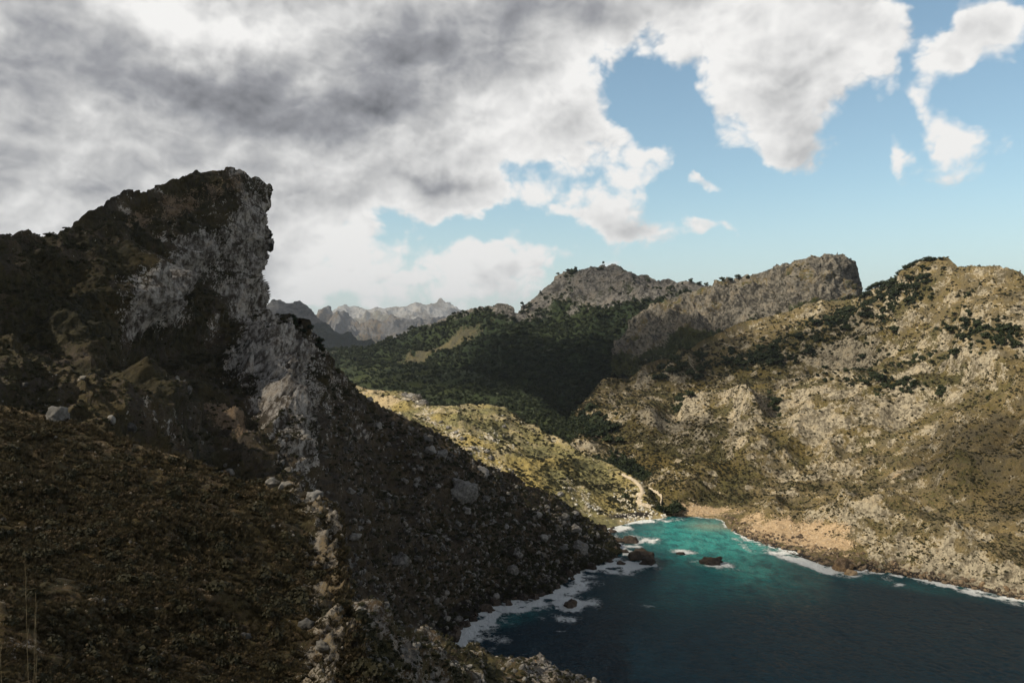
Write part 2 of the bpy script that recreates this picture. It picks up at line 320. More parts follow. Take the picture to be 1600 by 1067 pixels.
# --- 3 bluish peak on the left
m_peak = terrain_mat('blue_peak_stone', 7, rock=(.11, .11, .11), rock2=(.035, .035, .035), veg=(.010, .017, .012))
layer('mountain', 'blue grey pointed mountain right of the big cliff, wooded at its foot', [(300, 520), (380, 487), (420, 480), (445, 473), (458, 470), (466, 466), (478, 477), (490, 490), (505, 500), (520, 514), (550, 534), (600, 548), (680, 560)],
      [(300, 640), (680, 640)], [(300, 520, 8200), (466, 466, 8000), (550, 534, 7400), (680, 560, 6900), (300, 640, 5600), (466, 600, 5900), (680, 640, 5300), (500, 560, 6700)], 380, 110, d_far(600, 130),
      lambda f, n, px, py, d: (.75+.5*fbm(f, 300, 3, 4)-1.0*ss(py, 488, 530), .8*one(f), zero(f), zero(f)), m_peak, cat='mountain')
# --- 4 back hill, wooded with a rocky crown
m_back = terrain_mat('wooded_hill', 2.0, rock=(.165, .155, .14), rock2=(.042, .04, .036), soil=(.07, .065, .04), veg=(.014, .024, .011))
def d_back(f, n, px, py):
    top = el_(px, py, 930, 440, 150, 50)+el_(px, py, 780, 490, 60, 20)
    return 26*(ridged(f, 260, 4, 11)-.7)+(5+10*np.clip(top, 0, 1))*(ridged(f, 60, 4, 21)-.6)
def m_backm(f, n, px, py, d):
    nz = fbm(f, 120, 4, 31)
    l = below(px, py, [(500, 520), (640, 528), (700, 500), (760, 492), (800, 505), (812, 512), (840, 500), (900, 482), (960, 470), (1010, 488), (1060, 470), (1120, 455), (1200, 480)], 16)
    R = .74-.9*l+.65*nz; R = R-.8*ss(px, 700, 640)*(1-l)
    R += .45*el_(px, py, 740, 516, 20, 8)
    gr = 1.2*el_(px, py, 695, 540, 80, 8, -25)+1.2*el_(px, py, 590, 571, 60, 3.5, 0)+.5*(nz>.2)*el_(px, py, 640, 560, 60, 10, -15)
    return (np.clip(R-.4*gr, 0, 1), np.clip(1.0-.75*gr-.3*(1-l), 0, 1), np.clip(.0*gr, 0, 1), zero(f))
layer('hill', 'wooded hill with a bare grey summit across the valley', [(380, 560), (500, 549), (560, 545), (600, 535), (640, 520), (680, 503), (720, 488), (750, 480), (770, 477), (785, 477), (800, 481), (806, 492), (812, 488), (822, 476), (835, 466), (850, 450), (862, 440), (876, 430), (890, 424), (920, 421), (945, 416), (962, 413), (980, 424), (1000, 431), (1030, 438), (1060, 440), (1100, 446), (1150, 456), (1250, 480)],
      [(380, 640), (700, 640), (800, 660), (900, 700), (1250, 660)],
      [(500, 549, 3300), (640, 520, 3100), (770, 477, 2900), (806, 486, 2850), (960, 413, 2900), (1100, 446, 2700), (1250, 480, 2500), (380, 560, 3300), (550, 590, 2500), (700, 560, 2550), (760, 515, 2650), (750, 600, 2100), (880, 650, 1800),
       (380, 640, 2300), (700, 640, 1900), (900, 520, 2500), (900, 580, 2150), (1000, 560, 2250), (1100, 540, 2350), (900, 700, 1650), (1250, 660, 1700), (1040, 620, 1900)], 470, 180, d_back, m_backm, m_back)
# --- 5 the block shaped crag
m_block = terrain_mat('crag_stone', 1.6, rock=(.20, .18, .145), rock2=(.048, .044, .036), soil=(.12, .095, .05), veg=(.03, .038, .018))
def d_block(f, n, px, py):
    q = f*np.array((1, 1, .38))
    st = np.maximum(0, .75-np.abs(n[:, 2]))
    return 27*(ridged(q, 85, 5, 41, .56)-.75)+12*(fbm(f, 170, 2, 44))+3.5*ridged(f, 16, 2, 46)+feats(px, py, [(1190, 470, 8, 50, 10, -16), (1115, 500, 9, 40, 25, -16), (1240, 440, 70, 22, -10, 8), (1060, 520, 40, 26, -20, 9), (1160, 480, 22, 34, 10, 9), (1280, 430, 7, 40, 5, -12), (1215, 450, 9, 40, 12, -12), (1145, 460, 8, 26, 15, -12), (1080, 490, 9, 30, 30, -14)])
def m_blockm(f, n, px, py, d):
    nz = fbm(f, 70, 4, 51); fl = below(px, py, [(980, 560), (1060, 530), (1130, 515), (1180, 500), (1240, 482), (1300, 468), (1360, 470)], 10)
    return (np.clip(.66+.6*nz-.6*fl+.5*el_(px, py, 1170, 490, 70, 26, -15), 0, 1), np.clip(.45+.4*fl-.2*nz, 0, 1), zero(f), zero(f))
def sh_block(px, py): return 4*np.exp(-((px-1334)/9)**2)*np.sin((py-400)/70*3.14)
layer('crag', 'flat topped block of grey crag with a sheer right end on the skyline', [(960, 545), (985, 505), (1003, 488), (1030, 474), (1070, 460), (1105, 450), (1120, 443), (1160, 434), (1200, 424), (1235, 413), (1262, 407), (1285, 402), (1310, 400), (1323, 403), (1331, 411), (1334, 425), (1336, 440), (1338, 455), (1341, 468), (1400, 500)],
      [(960, 600), (1100, 590), (1400, 580)],
      [(960, 545, 2250), (1003, 488, 2350), (1105, 448, 2300), (1200, 424, 2200), (1310, 400, 2080), (1336, 440, 2140), (1400, 500, 2100), (1000, 560, 2120), (1130, 515, 2080), (1240, 482, 1990), (1310, 465, 1950), (1400, 580, 1800), (1100, 590, 1850), (960, 600, 2050)],
      420, 170, d_block, m_blockm, m_block, shift=sh_block, cat='crag')
# --- 7 dark wooded spur behind the sunny slope
m_spur = terrain_mat('dark_wood_floor', 1.3, rock=(.30, .29, .25), rock2=(.14, .13, .11), soil=(.075, .07, .035), veg=(.020, .030, .012))
layer('hill', 'low dark wooded ridge crossing the valley floor', [(380, 580), (500, 577), (530, 575), (600, 573), (680, 574), (740, 580), (790, 598), (820, 613), (850, 630), (880, 652), (900, 668), (930, 688), (960, 708), (1000, 733), (1060, 770)],
      [(380, 690), (700, 700), (850, 750), (960, 790), (1060, 800)],
      [(380, 580, 2700), (530, 575, 2500), (680, 574, 2200), (740, 580, 1950), (850, 630, 1600), (930, 688, 1330), (1060, 770, 1000), (380, 690, 1600), (600, 640, 1650), (700, 700, 1350), (850, 750, 1100), (960, 790, 950), (700, 605, 1850)],
      300, 105, lambda f, n, px, py: 9*(ridged(f, 120, 4, 61)-.7), lambda f, n, px, py, d: (np.clip(.1+.35*fbm(f, 50, 4, 62), 0, 1), np.clip(.95-.4*ss(py, 578, 572), 0, 1), zero(f), zero(f)), m_spur)
# --- right hill
m_right = terrain_mat('right_hill_ground', .9, rock=(.38, .33, .235), rock2=(.12, .10, .068), soil=(.125, .102, .058), veg=(.066, .060, .028), sand=(.50, .37, .23))
SHORE_R = [(1042, 806), (1085, 807), (1128, 812), (1138, 826), (1180, 845), (1240, 866), (1290, 884), (1330, 890), (1400, 897), (1500, 915), (1600, 937), (1750, 965), (1990, 1010)]
def d_right(f, n, px, py):
    shore = 1-ss(f[:, 2], 0, 14); up = 1-shore; sand = el_(px, py, 1090, 798, 60, 10)+el_(px, py, 1250, 838, 110, 26, 17)
    k = up*(1-.6*np.clip(el_(px, py, 1090, 798, 60, 10), 0, 1)-.3*np.clip(el_(px, py, 1250, 838, 110, 26, 17), 0, 1))
    q = f.copy(); q = q*np.array((1, 1, .8))
    qs = strata(f, (.75, .25, .5), 3.2)
    soft = np.clip(el_(px, py, 1130, 520, 220, 40, -20)+el_(px, py, 1060, 730, 110, 45)+el_(px, py, 1540, 560, 120, 30, -10)+.7*el_(px, py, 1560, 720, 90, 120), 0, 1)
    d = k*(32*(ridged(q, 260, 3, 71)-.75)+(1-.7*soft)*(6.5*(ridged(qs, 58, 5, 75, .54)-.7)+2.4*(ridged(qs, 15, 3, 77, .6)-.6)))
    d += k*feats(px, py, [(1052, 640, 14, 44, 22, -22), (1207, 628, 9, 34, 12, -16), (1545, 690, 9, 70, 38, -14), (1500, 680, 60, 50, 0, 12), (1180, 660, 30, 50, 10, 12), (1010, 650, 34, 34, -30, 12), (1420, 742, 70, 7, -28, 9), (1300, 560, 130, 12, -8, -20), (1290, 600, 160, 16, -6, 16),
                          (1450, 440, 60, 30, -20, 16), (1560, 470, 50, 40, 0, 14), (1500, 480, 20, 50, 30, -16), (1330, 650, 60, 50, 0, 12), (1400, 650, 14, 60, 30, -9), (1130, 560, 120, 10, -25, -16), (1250, 700, 16, 50, 40, -9), (1580, 560, 70, 20, -10, 18), (1450, 585, 100, 12, 6, -12)])
    c1, c2, r = cells(f, 7.0, 3); d += k*(1-soft)*(1.6*np.clip(.75-c1, -.2, 1)*ss(r, .3, .9)*1.2)
    cl = (1-ss(f[:, 2], 6, 26))*ss(f[:, 2], -1, 3)*ss(px, 1290, 1350)
    d += cl*(3.5*(ridged(f*np.array((1, 1, .5)), 22, 4, 78)-.6))+shore*.9*fbm(f, 9, 3, 79)
    return d
def m_rightm(f, n, px, py, d):
    nz = fbm(f, 60, 5, 81, .6); nf = fbm(f, 16, 3, 83)
    R = .24+.42*nz+.42*nf+1.0*(np.clip(.80-n[:, 2], -.25, .35))
    R += .32*el_(px, py, 1290, 650, 190, 60, -8)+.35*el_(px, py, 1330, 545, 60, 22)+.25*el_(px, py, 1060, 640, 70, 40)
    R -= .30*el_(px, py, 1060, 730, 120, 45)+.35*el_(px, py, 1150, 500, 220, 22, -20)+.25*el_(px, py, 1560, 740, 110, 140)+.3*el_(px, py, 1500, 460, 60, 40)
    R += .4*(1-ss(f[:, 2], 8, 24))*ss(px, 1330, 1380)
    R += .3*el_(px, py, 1420, 745, 70, 12, -30)
    G = .42-.3*nz+.45*el_(px, py, 1050, 725, 110, 50)+.35*el_(px, py, 1430, 590, 120, 30, -10)+.3*el_(px, py, 1200, 560, 160, 30, -12)-.1*ss(px, 1450, 1560)
    B = .85*el_(px, py, 1085, 797, 62, 11)+.62*el_(px, py, 1205, 832, 62, 16, 17)+.78*el_(px, py, 1290, 846, 80, 20, 14)+.22*el_(px, py, 1250, 775, 120, 20, -20)+.5*el_(px, py, 1400, 740, 70, 9, -30)
    B += .25*el_(px, py, 1290, 650, 150, 50)
    B = B+.32*nz*np.clip(B*2, 0, 1)+.2*nf
    A = (1-ss(f[:, 2], .3, 1.5+2.5*ss(px, 1290, 1340)))*.75*(1-ss(1150-px, 0, 20)*.9)+.1*nf  # wet rock at the waterline, with the ledge's shadow painted in
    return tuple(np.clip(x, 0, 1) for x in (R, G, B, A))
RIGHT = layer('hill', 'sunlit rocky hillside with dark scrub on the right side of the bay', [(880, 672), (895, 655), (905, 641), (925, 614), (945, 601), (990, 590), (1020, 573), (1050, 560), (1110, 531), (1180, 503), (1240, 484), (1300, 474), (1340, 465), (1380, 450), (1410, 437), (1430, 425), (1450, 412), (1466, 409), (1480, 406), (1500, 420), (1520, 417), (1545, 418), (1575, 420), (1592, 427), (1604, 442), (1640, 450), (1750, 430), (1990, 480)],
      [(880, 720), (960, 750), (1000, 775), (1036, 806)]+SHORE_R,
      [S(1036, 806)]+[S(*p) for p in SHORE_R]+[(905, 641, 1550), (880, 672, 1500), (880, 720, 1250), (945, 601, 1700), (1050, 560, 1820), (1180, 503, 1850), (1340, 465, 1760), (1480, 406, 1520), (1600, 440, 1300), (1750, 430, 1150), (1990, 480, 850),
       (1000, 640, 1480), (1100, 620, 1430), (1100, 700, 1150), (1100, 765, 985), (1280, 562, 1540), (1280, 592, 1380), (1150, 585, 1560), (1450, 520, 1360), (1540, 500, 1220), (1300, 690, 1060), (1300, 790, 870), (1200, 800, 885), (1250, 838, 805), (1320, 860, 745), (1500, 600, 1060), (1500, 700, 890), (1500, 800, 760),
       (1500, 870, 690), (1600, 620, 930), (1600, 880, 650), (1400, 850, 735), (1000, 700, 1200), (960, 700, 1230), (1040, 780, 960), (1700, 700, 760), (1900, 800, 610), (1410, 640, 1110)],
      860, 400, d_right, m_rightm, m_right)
# --- 6 sunny grass slope left of the bay
m_sun = terrain_mat('sunny_slope_ground', .9, rock=(.58, .53, .43), rock2=(.24, .20, .15), soil=(.28, .24, .145), veg=(.17, .16, .085), sand=(.50, .40, .24))
def d_sun(f, n, px, py):
    up = ss(f[:, 2], 1, 14)
    c1, c2, r = cells(f, 8.0, 5)
    return up*(11*(ridged(f, 120, 4, 91)-.75)+1.6*(fbm(f, 14, 3, 93)))+up*2.2*np.clip(.6-c1, -.1, 1)*ss(r, .5, .9)
def m_sunm(f, n, px, py, d):
    nz = fbm(f, 40, 4, 95, .6)
    rl = el_(px, py, 730, 695, 130, 9, 36)+el_(px, py, 650, 626, 26, 9, 15)+el_(px, py, 770, 680, 14, 22)+.7*el_(px, py, 880, 760, 60, 9, 25)
    R = .10+.40*nz+.42*rl+.25*el_(px, py, 960, 790, 70, 20)
    G = .55-.5*nz+.45*el_(px, py, 870, 740, 90, 30, 30)+.5*below(px, py, [(500, 560), (800, 620), (830, 664), (1000, 760)], 10)*0
    A = .75*el_(px, py, 985, 803, 60, 9)
    return tuple(np.clip(x, 0, 1) for x in (R, G, .15+.3*nz+.4*el_(px, py, 600, 620, 60, 14, 15), A*(1-ss(px, 1030, 1040))))
SUNNY = layer('hill', 'sunlit grassy slope with pale stones left of the cove', [(420, 575), (500, 588), (540, 598), (600, 610), (630, 614), (648, 617), (668, 632), (700, 636), (735, 631), (762, 632), (790, 641), (830, 664), (870, 688), (920, 712), (960, 734), (985, 746), (1010, 762), (1030, 785), (1036, 796), (1040, 806)],
      [(420, 700), (600, 770), (880, 870), (940, 838), (958, 823), (1000, 812), (1040, 809)],
      [(420, 575, 1550), (500, 588, 1480), (540, 598, 1420), (600, 610, 1330), (700, 636, 1200), (760, 632, 1240), (830, 664, 1190), (920, 712, 1080), (985, 746, 1010), (1030, 788, 930), S(1040, 808), S(1000, 812), S(958, 823), (880, 780, 890), (700, 700, 970), (600, 650, 1080), (800, 740, 930), (780, 680, 1080),
       (420, 700, 800), (600, 770, 790), (880, 870, 780), (940, 790, 905), (985, 786, 925)], 430, 185, d_sun, m_sunm, m_sun)
# --- left massif with the great cliff
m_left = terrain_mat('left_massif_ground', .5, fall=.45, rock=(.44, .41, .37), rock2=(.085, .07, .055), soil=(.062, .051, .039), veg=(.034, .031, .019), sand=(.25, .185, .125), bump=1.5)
RIM = [(0, 0)]
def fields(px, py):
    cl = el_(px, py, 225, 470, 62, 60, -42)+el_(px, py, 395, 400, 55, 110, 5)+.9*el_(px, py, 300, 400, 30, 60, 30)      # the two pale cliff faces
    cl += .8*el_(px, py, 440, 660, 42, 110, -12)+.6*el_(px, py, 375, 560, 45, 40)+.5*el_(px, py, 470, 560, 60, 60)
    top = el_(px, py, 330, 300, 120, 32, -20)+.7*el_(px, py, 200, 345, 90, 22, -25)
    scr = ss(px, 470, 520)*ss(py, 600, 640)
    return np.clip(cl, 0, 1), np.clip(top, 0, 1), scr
def d_left(f, n, px, py):
    cl, top, scr = fields(px, py); up = ss(f[:, 2], 0, 12)
    q = f*np.array((1, 1, .30))
    d = 10*(ridged(f, 120, 4, 101)-.75)*(1-.45*cl)+4.5*(ridged(strata(f, (.7, .1, .5), 2.5), 34, 4, 102, .55)-.7)
    d += feats(px, py, [(215, 470, 62, 34, -42, 11), (250, 545, 70, 22, -20, -15), (330, 545, 60, 30, 20, -13), (375, 380, 34, 90, 5, 5), (345, 450, 14, 60, -40, -9), (280, 420, 90, 9, 43, -8), (300, 385, 26, 50, 20, 7), (365, 500, 24, 14, 0, -9), (440, 650, 22, 110, -10, 14), (500, 730, 14, 70, -25, -13), (350, 640, 60, 14, 40, 7),
                        (330, 700, 60, 30, 20, -8), (90, 500, 60, 120, -50, -7), (410, 560, 40, 30, 0, 8), (375, 395, 12, 20, 0, -6), (400, 430, 20, 10, 0, -6), (150, 440, 20, 40, 20, 5), (560, 800, 80, 60, 0, -6), (720, 780, 60, 40, 30, 6), (640, 720, 90, 14, 35, 5)])
    d += (cl*8.5)*(ridged(q, 17, 5, 105, .56)-.7)+(1.0+1.8*top+1.0*cl)*(ridged(f, 13, 4, 108, .55)-.6)*1.3
    c1, c2, r = cells(f, 6.5, 9); b = np.clip(.7-c1, -.05, 1)*ss(r, .15, .7)
    c3, c4, r2 = cells(f, 2.8, 2); b2 = np.clip(.7-c3, -.1, 1)*ss(r2, .2, .7)
    d += scr*(4.2*b+1.9*b2)+(1-scr)*(1-cl)*(.9*b2+1.0*b)
    d = d*(1-.9*np.exp(-((px-432)/24)**2)*ss(py, 285, 330)*ss(520-py, 0, 30))
    return d*(.25+.75*up)+(1-up)*1.2*fbm(f, 9, 3, 111)
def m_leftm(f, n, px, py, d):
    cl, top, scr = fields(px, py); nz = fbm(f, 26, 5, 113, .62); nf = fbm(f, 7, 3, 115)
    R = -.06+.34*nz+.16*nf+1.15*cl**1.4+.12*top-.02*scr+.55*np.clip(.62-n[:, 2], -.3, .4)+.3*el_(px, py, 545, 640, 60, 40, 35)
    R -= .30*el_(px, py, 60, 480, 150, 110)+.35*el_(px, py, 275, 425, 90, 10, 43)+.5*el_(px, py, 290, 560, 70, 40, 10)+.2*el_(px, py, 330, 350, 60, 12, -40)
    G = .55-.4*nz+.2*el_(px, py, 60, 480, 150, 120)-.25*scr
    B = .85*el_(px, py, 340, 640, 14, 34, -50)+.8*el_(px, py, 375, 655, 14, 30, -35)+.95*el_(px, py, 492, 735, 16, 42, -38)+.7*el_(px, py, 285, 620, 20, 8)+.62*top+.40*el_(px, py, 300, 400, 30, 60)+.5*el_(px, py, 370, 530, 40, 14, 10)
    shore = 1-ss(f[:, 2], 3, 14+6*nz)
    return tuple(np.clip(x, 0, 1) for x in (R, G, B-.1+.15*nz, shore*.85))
def sh_left(px, py):
    h = np.interp(py, [285, 310, 345, 385, 405, 430, 460, 485, 500, 560], [-2, -4, -17, -36, -40, -41, -44, -42, -18, 0])
    z_ = np.zeros(px.size); P_ = np.stack([py.ravel(), z_+3.3, z_], -1); h = h+(3.5*gnoise(P_/17., 4)+2.5*gnoise(P_/7., 5)+1.5*gnoise(P_/3.5, 6)).reshape(px.shape)*ss(py, 290, 300)*ss(500-py, 0, 15)
    return h*np.exp(-((px-434)/(16+8*(px < 434)))**2)
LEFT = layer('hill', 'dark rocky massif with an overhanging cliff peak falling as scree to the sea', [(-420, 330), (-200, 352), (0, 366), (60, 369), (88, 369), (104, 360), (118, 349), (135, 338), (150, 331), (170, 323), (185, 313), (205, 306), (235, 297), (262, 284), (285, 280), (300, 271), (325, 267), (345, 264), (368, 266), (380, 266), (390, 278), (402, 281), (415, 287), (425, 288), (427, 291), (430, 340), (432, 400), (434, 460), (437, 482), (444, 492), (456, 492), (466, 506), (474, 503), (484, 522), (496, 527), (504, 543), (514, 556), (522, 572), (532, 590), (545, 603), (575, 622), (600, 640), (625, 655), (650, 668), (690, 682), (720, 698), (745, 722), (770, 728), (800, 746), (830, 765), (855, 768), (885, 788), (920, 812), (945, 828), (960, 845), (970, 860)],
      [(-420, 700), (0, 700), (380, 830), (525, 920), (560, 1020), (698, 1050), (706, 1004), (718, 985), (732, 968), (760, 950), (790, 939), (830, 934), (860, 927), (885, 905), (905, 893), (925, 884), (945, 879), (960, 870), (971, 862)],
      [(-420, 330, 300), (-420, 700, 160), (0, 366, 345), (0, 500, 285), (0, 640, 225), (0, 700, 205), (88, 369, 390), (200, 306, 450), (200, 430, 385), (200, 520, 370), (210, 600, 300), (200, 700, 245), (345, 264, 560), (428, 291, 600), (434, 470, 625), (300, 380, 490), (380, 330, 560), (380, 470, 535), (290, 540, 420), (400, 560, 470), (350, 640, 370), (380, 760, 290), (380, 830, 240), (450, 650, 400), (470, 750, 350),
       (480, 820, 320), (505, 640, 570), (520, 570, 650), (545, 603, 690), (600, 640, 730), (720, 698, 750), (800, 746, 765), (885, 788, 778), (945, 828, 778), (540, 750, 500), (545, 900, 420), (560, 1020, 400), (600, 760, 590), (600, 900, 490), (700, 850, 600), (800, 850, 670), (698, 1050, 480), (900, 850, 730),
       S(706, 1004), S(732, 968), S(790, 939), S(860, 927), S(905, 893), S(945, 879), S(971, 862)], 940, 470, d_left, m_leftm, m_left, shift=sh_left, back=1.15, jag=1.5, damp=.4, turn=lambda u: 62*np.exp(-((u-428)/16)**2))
# --- low rocky spur at the bottom edge
m_low = terrain_mat('low_spur_ground', .3, rock=(.28, .25, .21), rock2=(.09, .08, .07), soil=(.08, .058, .035), veg=(.038, .036, .018), bump=1.3)
def d_low(f, n, px, py):
    c1, c2, r = cells(f, 5.5, 4); c3, c4, r2 = cells(f, 2.0, 6)
    return 5*(ridged(f, 45, 5, 121, .55)-.7)+2.2*np.clip(.7-c1, -.1, 1)*ss(r, .3, .8)+.8*np.clip(.7-c3, -.1, 1)
def m_lowm(f, n, px, py, d):
    nz = fbm(f, 14, 5, 123, .6)
    return tuple(np.clip(x, 0, 1) for x in (.36+.5*nz+.3*el_(px, py, 880, 1055, 50, 16)+.35*el_(px, py, 600, 965, 50, 14, 20), .55-.4*nz, .15+.3*nz, zero(f)))
LOW = layer('hill', 'dark scrubby spur in front of the water at the bottom edge', [(440, 930), (500, 942), (545, 958), (575, 952), (605, 960), (630, 978), (650, 988), (680, 995), (705, 1011), (735, 1012), (760, 1019), (800, 1022), (820, 1028), (845, 1036), (862, 1040), (885, 1052), (905, 1056), (925, 1068), (960, 1090), (1000, 1120)],
      [(440, 1300), (1000, 1300)], [(440, 930, 165), (545, 955, 180), (605, 960, 205), (705, 1011, 265), (820, 1028, 310), (925, 1068, 340), (1000, 1120, 340), (600, 1067, 140), (700, 1067, 205), (820, 1080, 270), (440, 1300, 80), (700, 1300, 110), (1000, 1300, 200)],
      330, 140, d_low, m_lowm, m_low)
# --- near slope with the pale rock rib
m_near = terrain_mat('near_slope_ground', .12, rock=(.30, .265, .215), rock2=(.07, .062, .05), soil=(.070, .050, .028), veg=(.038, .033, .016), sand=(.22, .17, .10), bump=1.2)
def rib(px, py):
    x = np.interp(py, [755, 770, 800, 900, 1000, 1067, 1200], [440, 470, 498, 518, 520, 530, 560])
    wd = np.interp(py, [755, 800, 870, 960, 1067], [28, 34, 30, 34, 56]); return np.exp(-((px-x)/wd)**2)
def d_near(f, n, px, py):
    rb = rib(px, py); c1, c2, r = cells(f, 1.3, 4); c3, c4, r2 = cells(f, 4.0, 8)
    d = 3.0*(ridged(f, 30, 4, 131)-.7)*.55+.35*fbm(f, 2.5, 3, 133)
    d += rb*(2.6*(ridged(f, 7, 5, 135, .55)-.55)+1.2*np.clip(.7-c3, 0, 1)*ss(r2, .2, .7))+.35*np.clip(.7-c1, -.1, 1)*ss(r, .4, .9)
    return d*np.clip((f[:, 1]-12)/40, .15, 1)
def m_nearm(f, n, px, py, d):
    nz = fbm(f, 6, 5, 137, .6); rb = rib(px, py); rd = np.exp(-((py-np.interp(px, [0, 120, 250, 380, 470], [636, 665, 705, 752, 768]))/16)**2)
    R = .12+.35*nz+.62*rb; G = .62-.4*nz
    B = .12+.2*nz+.34*rd+.35*rb*(nz > .1)
    return tuple(np.clip(x, 0, 1) for x in (R, G, B, zero(f)))
def foot(f, px, py):
    t = ss(py, 1090, 1400)[:, None]; g = np.stack([f[:, 0], np.minimum(f[:, 1], 200), np.minimum(f[:, 2], 198.2-.30*np.maximum(f[:, 1], 0)-.03*np.abs(f[:, 0]))], -1)
    return f*(1-t)+np.where(t > 0, g, f)*t
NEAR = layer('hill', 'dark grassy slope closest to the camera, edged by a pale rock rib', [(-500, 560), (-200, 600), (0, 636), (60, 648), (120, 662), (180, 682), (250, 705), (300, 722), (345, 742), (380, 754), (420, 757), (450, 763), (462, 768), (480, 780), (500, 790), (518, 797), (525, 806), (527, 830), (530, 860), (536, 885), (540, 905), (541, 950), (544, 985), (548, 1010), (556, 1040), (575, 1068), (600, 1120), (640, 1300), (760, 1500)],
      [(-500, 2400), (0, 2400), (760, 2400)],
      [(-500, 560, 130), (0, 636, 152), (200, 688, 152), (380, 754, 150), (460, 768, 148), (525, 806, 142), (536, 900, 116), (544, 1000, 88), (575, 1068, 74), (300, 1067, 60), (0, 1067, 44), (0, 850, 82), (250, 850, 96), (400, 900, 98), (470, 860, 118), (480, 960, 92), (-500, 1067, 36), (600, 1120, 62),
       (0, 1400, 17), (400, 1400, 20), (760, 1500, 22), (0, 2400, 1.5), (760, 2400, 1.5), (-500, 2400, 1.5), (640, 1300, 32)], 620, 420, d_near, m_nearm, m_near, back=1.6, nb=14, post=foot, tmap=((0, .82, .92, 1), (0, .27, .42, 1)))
# ------------------------------------------------------------------ ground sheet under everything, sea bed included
gx = np.linspace(-25000, 25000, 141); gy = np.concatenate([np.linspace(-3000, 900, 40), np.linspace(960, 3000, 30), np.linspace(3300, 40000, 40)])
GX, GY = np.meshgrid(gx, gy); GZ = -40+48*ss(GY, 940, 1200)*1.0+.0*GX
GV = np.stack([GX, GY, GZ], -1).reshape(-1, 3); ii = np.arange(GX.size).reshape(GX.shape)
GQ = np.stack([ii[:-1, :-1], ii[:-1, 1:], ii[1:, 1:], ii[1:, :-1]], -1).reshape(-1, 4)
me = mesh_np('ground', GV, GQ); attr(me, 'mix', np.tile(np.array([.1, .9, 0, 0], np.float32), (len(GV), 1)))
tag(link('ground', me, m_spur), 'ground sheet of the valley floor and sea bed under all hills', 'ground', kind='structure')

# ------------------------------------------------------------------ sea rocks (things), needed before the foam is worked out
def rock_mesh(name, seed, sub=3, rough=.22, flat=.8, cuts=7):
    import bmesh
    bm = bmesh.new(); bmesh.ops.create_icosphere(bm, subdivisions=sub, radius=1)
    V = np.array([v.co[:] for v in bm.verts]); r = np.random.RandomState(seed)
    for k in range(cuts):
        d = r.normal(size=3); d /= np.linalg.norm(d); h = .62+.28*r.rand(); e = V@d-h; V = V-np.maximum(e, 0)[:, None]*d*.9
    n = V/np.linalg.norm(V, axis=1)[:, None]
    V = V+n*(rough*(ridged(V+seed, 1.3, 3, seed)-.6)+rough*.4*fbm(V+seed, .4, 2, seed))[:, None]; V[:, 2] *= flat
    for v, c in zip(bm.verts, V): v.co = c
    me = bpy.data.meshes.new(name); bm.to_mesh(me); bm.free(); me.polygons.foreach_set('use_smooth', [sub > 3]*len(me.polygons)); return me
m_scree = stone_mat('scree_stone', (.05, .047, .043), (.24, .225, .20), .45)
m_palen = stone_mat('near_pale_limestone', (.14, .122, .10), (.36, .325, .27), .09)
m_wet = stone_mat('wet_sea_rock', (.035, .028, .022), (.10, .075, .055), .5)
m_bould = stone_mat('weathered_boulder', (.10, .095, .085), (.27, .255, .23), .45)
m_pale = stone_mat('pale_limestone', (.36, .34, .29), (.72, .69, .60), .5)
SEA = [(1000, 868, 11, 8, 9, 'largest dark rock standing in the water near the left shore, twin humped'), (1012, 876, 6.5, 6, 5, 'low dark hump leaning on the largest sea rock'),
       (985, 843, 7, 5, 6, 'rounded dark rock in foam at the mouth of the left inlet'), (958, 842, 11, 4, 3.5, 'long flat dark rock lying in foam against the left shore'),
       (1114, 876, 10, 6, 5.5, 'low domed dark rock alone in the middle of the cove'), (1064, 861, 4.0, 3, 2.0, 'small dark rock ringed by foam in the turquoise shallows'),
       (892, 943, 4.6, 4, 4.6, 'pointed dark rock in surf off the scree shore'), (974, 858, 5, 3, 2.2, 'small low dark rock between the flat rock and the largest sea rock'),
       (970, 876, 4, 3, 2.2, 'small dark rock at the foot of the left shore beside the largest sea rock'), (1318, 886, 9, 6, 8, 'ochre rock stack standing at the edge of the right shore'),
       (1330, 893, 4.5, 4, 4, 'small brown rock beside the ochre stack on the right shore')]
SEAP = []
for k, (px, py, rx, ry, rz, lab) in enumerate(SEA):
    X, Y, _ = W3(px, py+4, H*F/(py+4-CY)); SEAP.append((X, Y, rx))
    ml = 'ochre' in lab or 'brown' in lab
    o = link('sea_rock', rock_mesh('sea_rock', 300+k, 4, .34, 1), stone_mat('ochre_sea_rock', (.12, .08, .05), (.42, .30, .18), .5) if ml else m_wet)
    o.location = (X, Y, .15*rz); o.scale = (rx, ry, rz); o.rotation_euler = (0, 0, RS.rand()*.8-.4); tag(o, lab, 'rock')
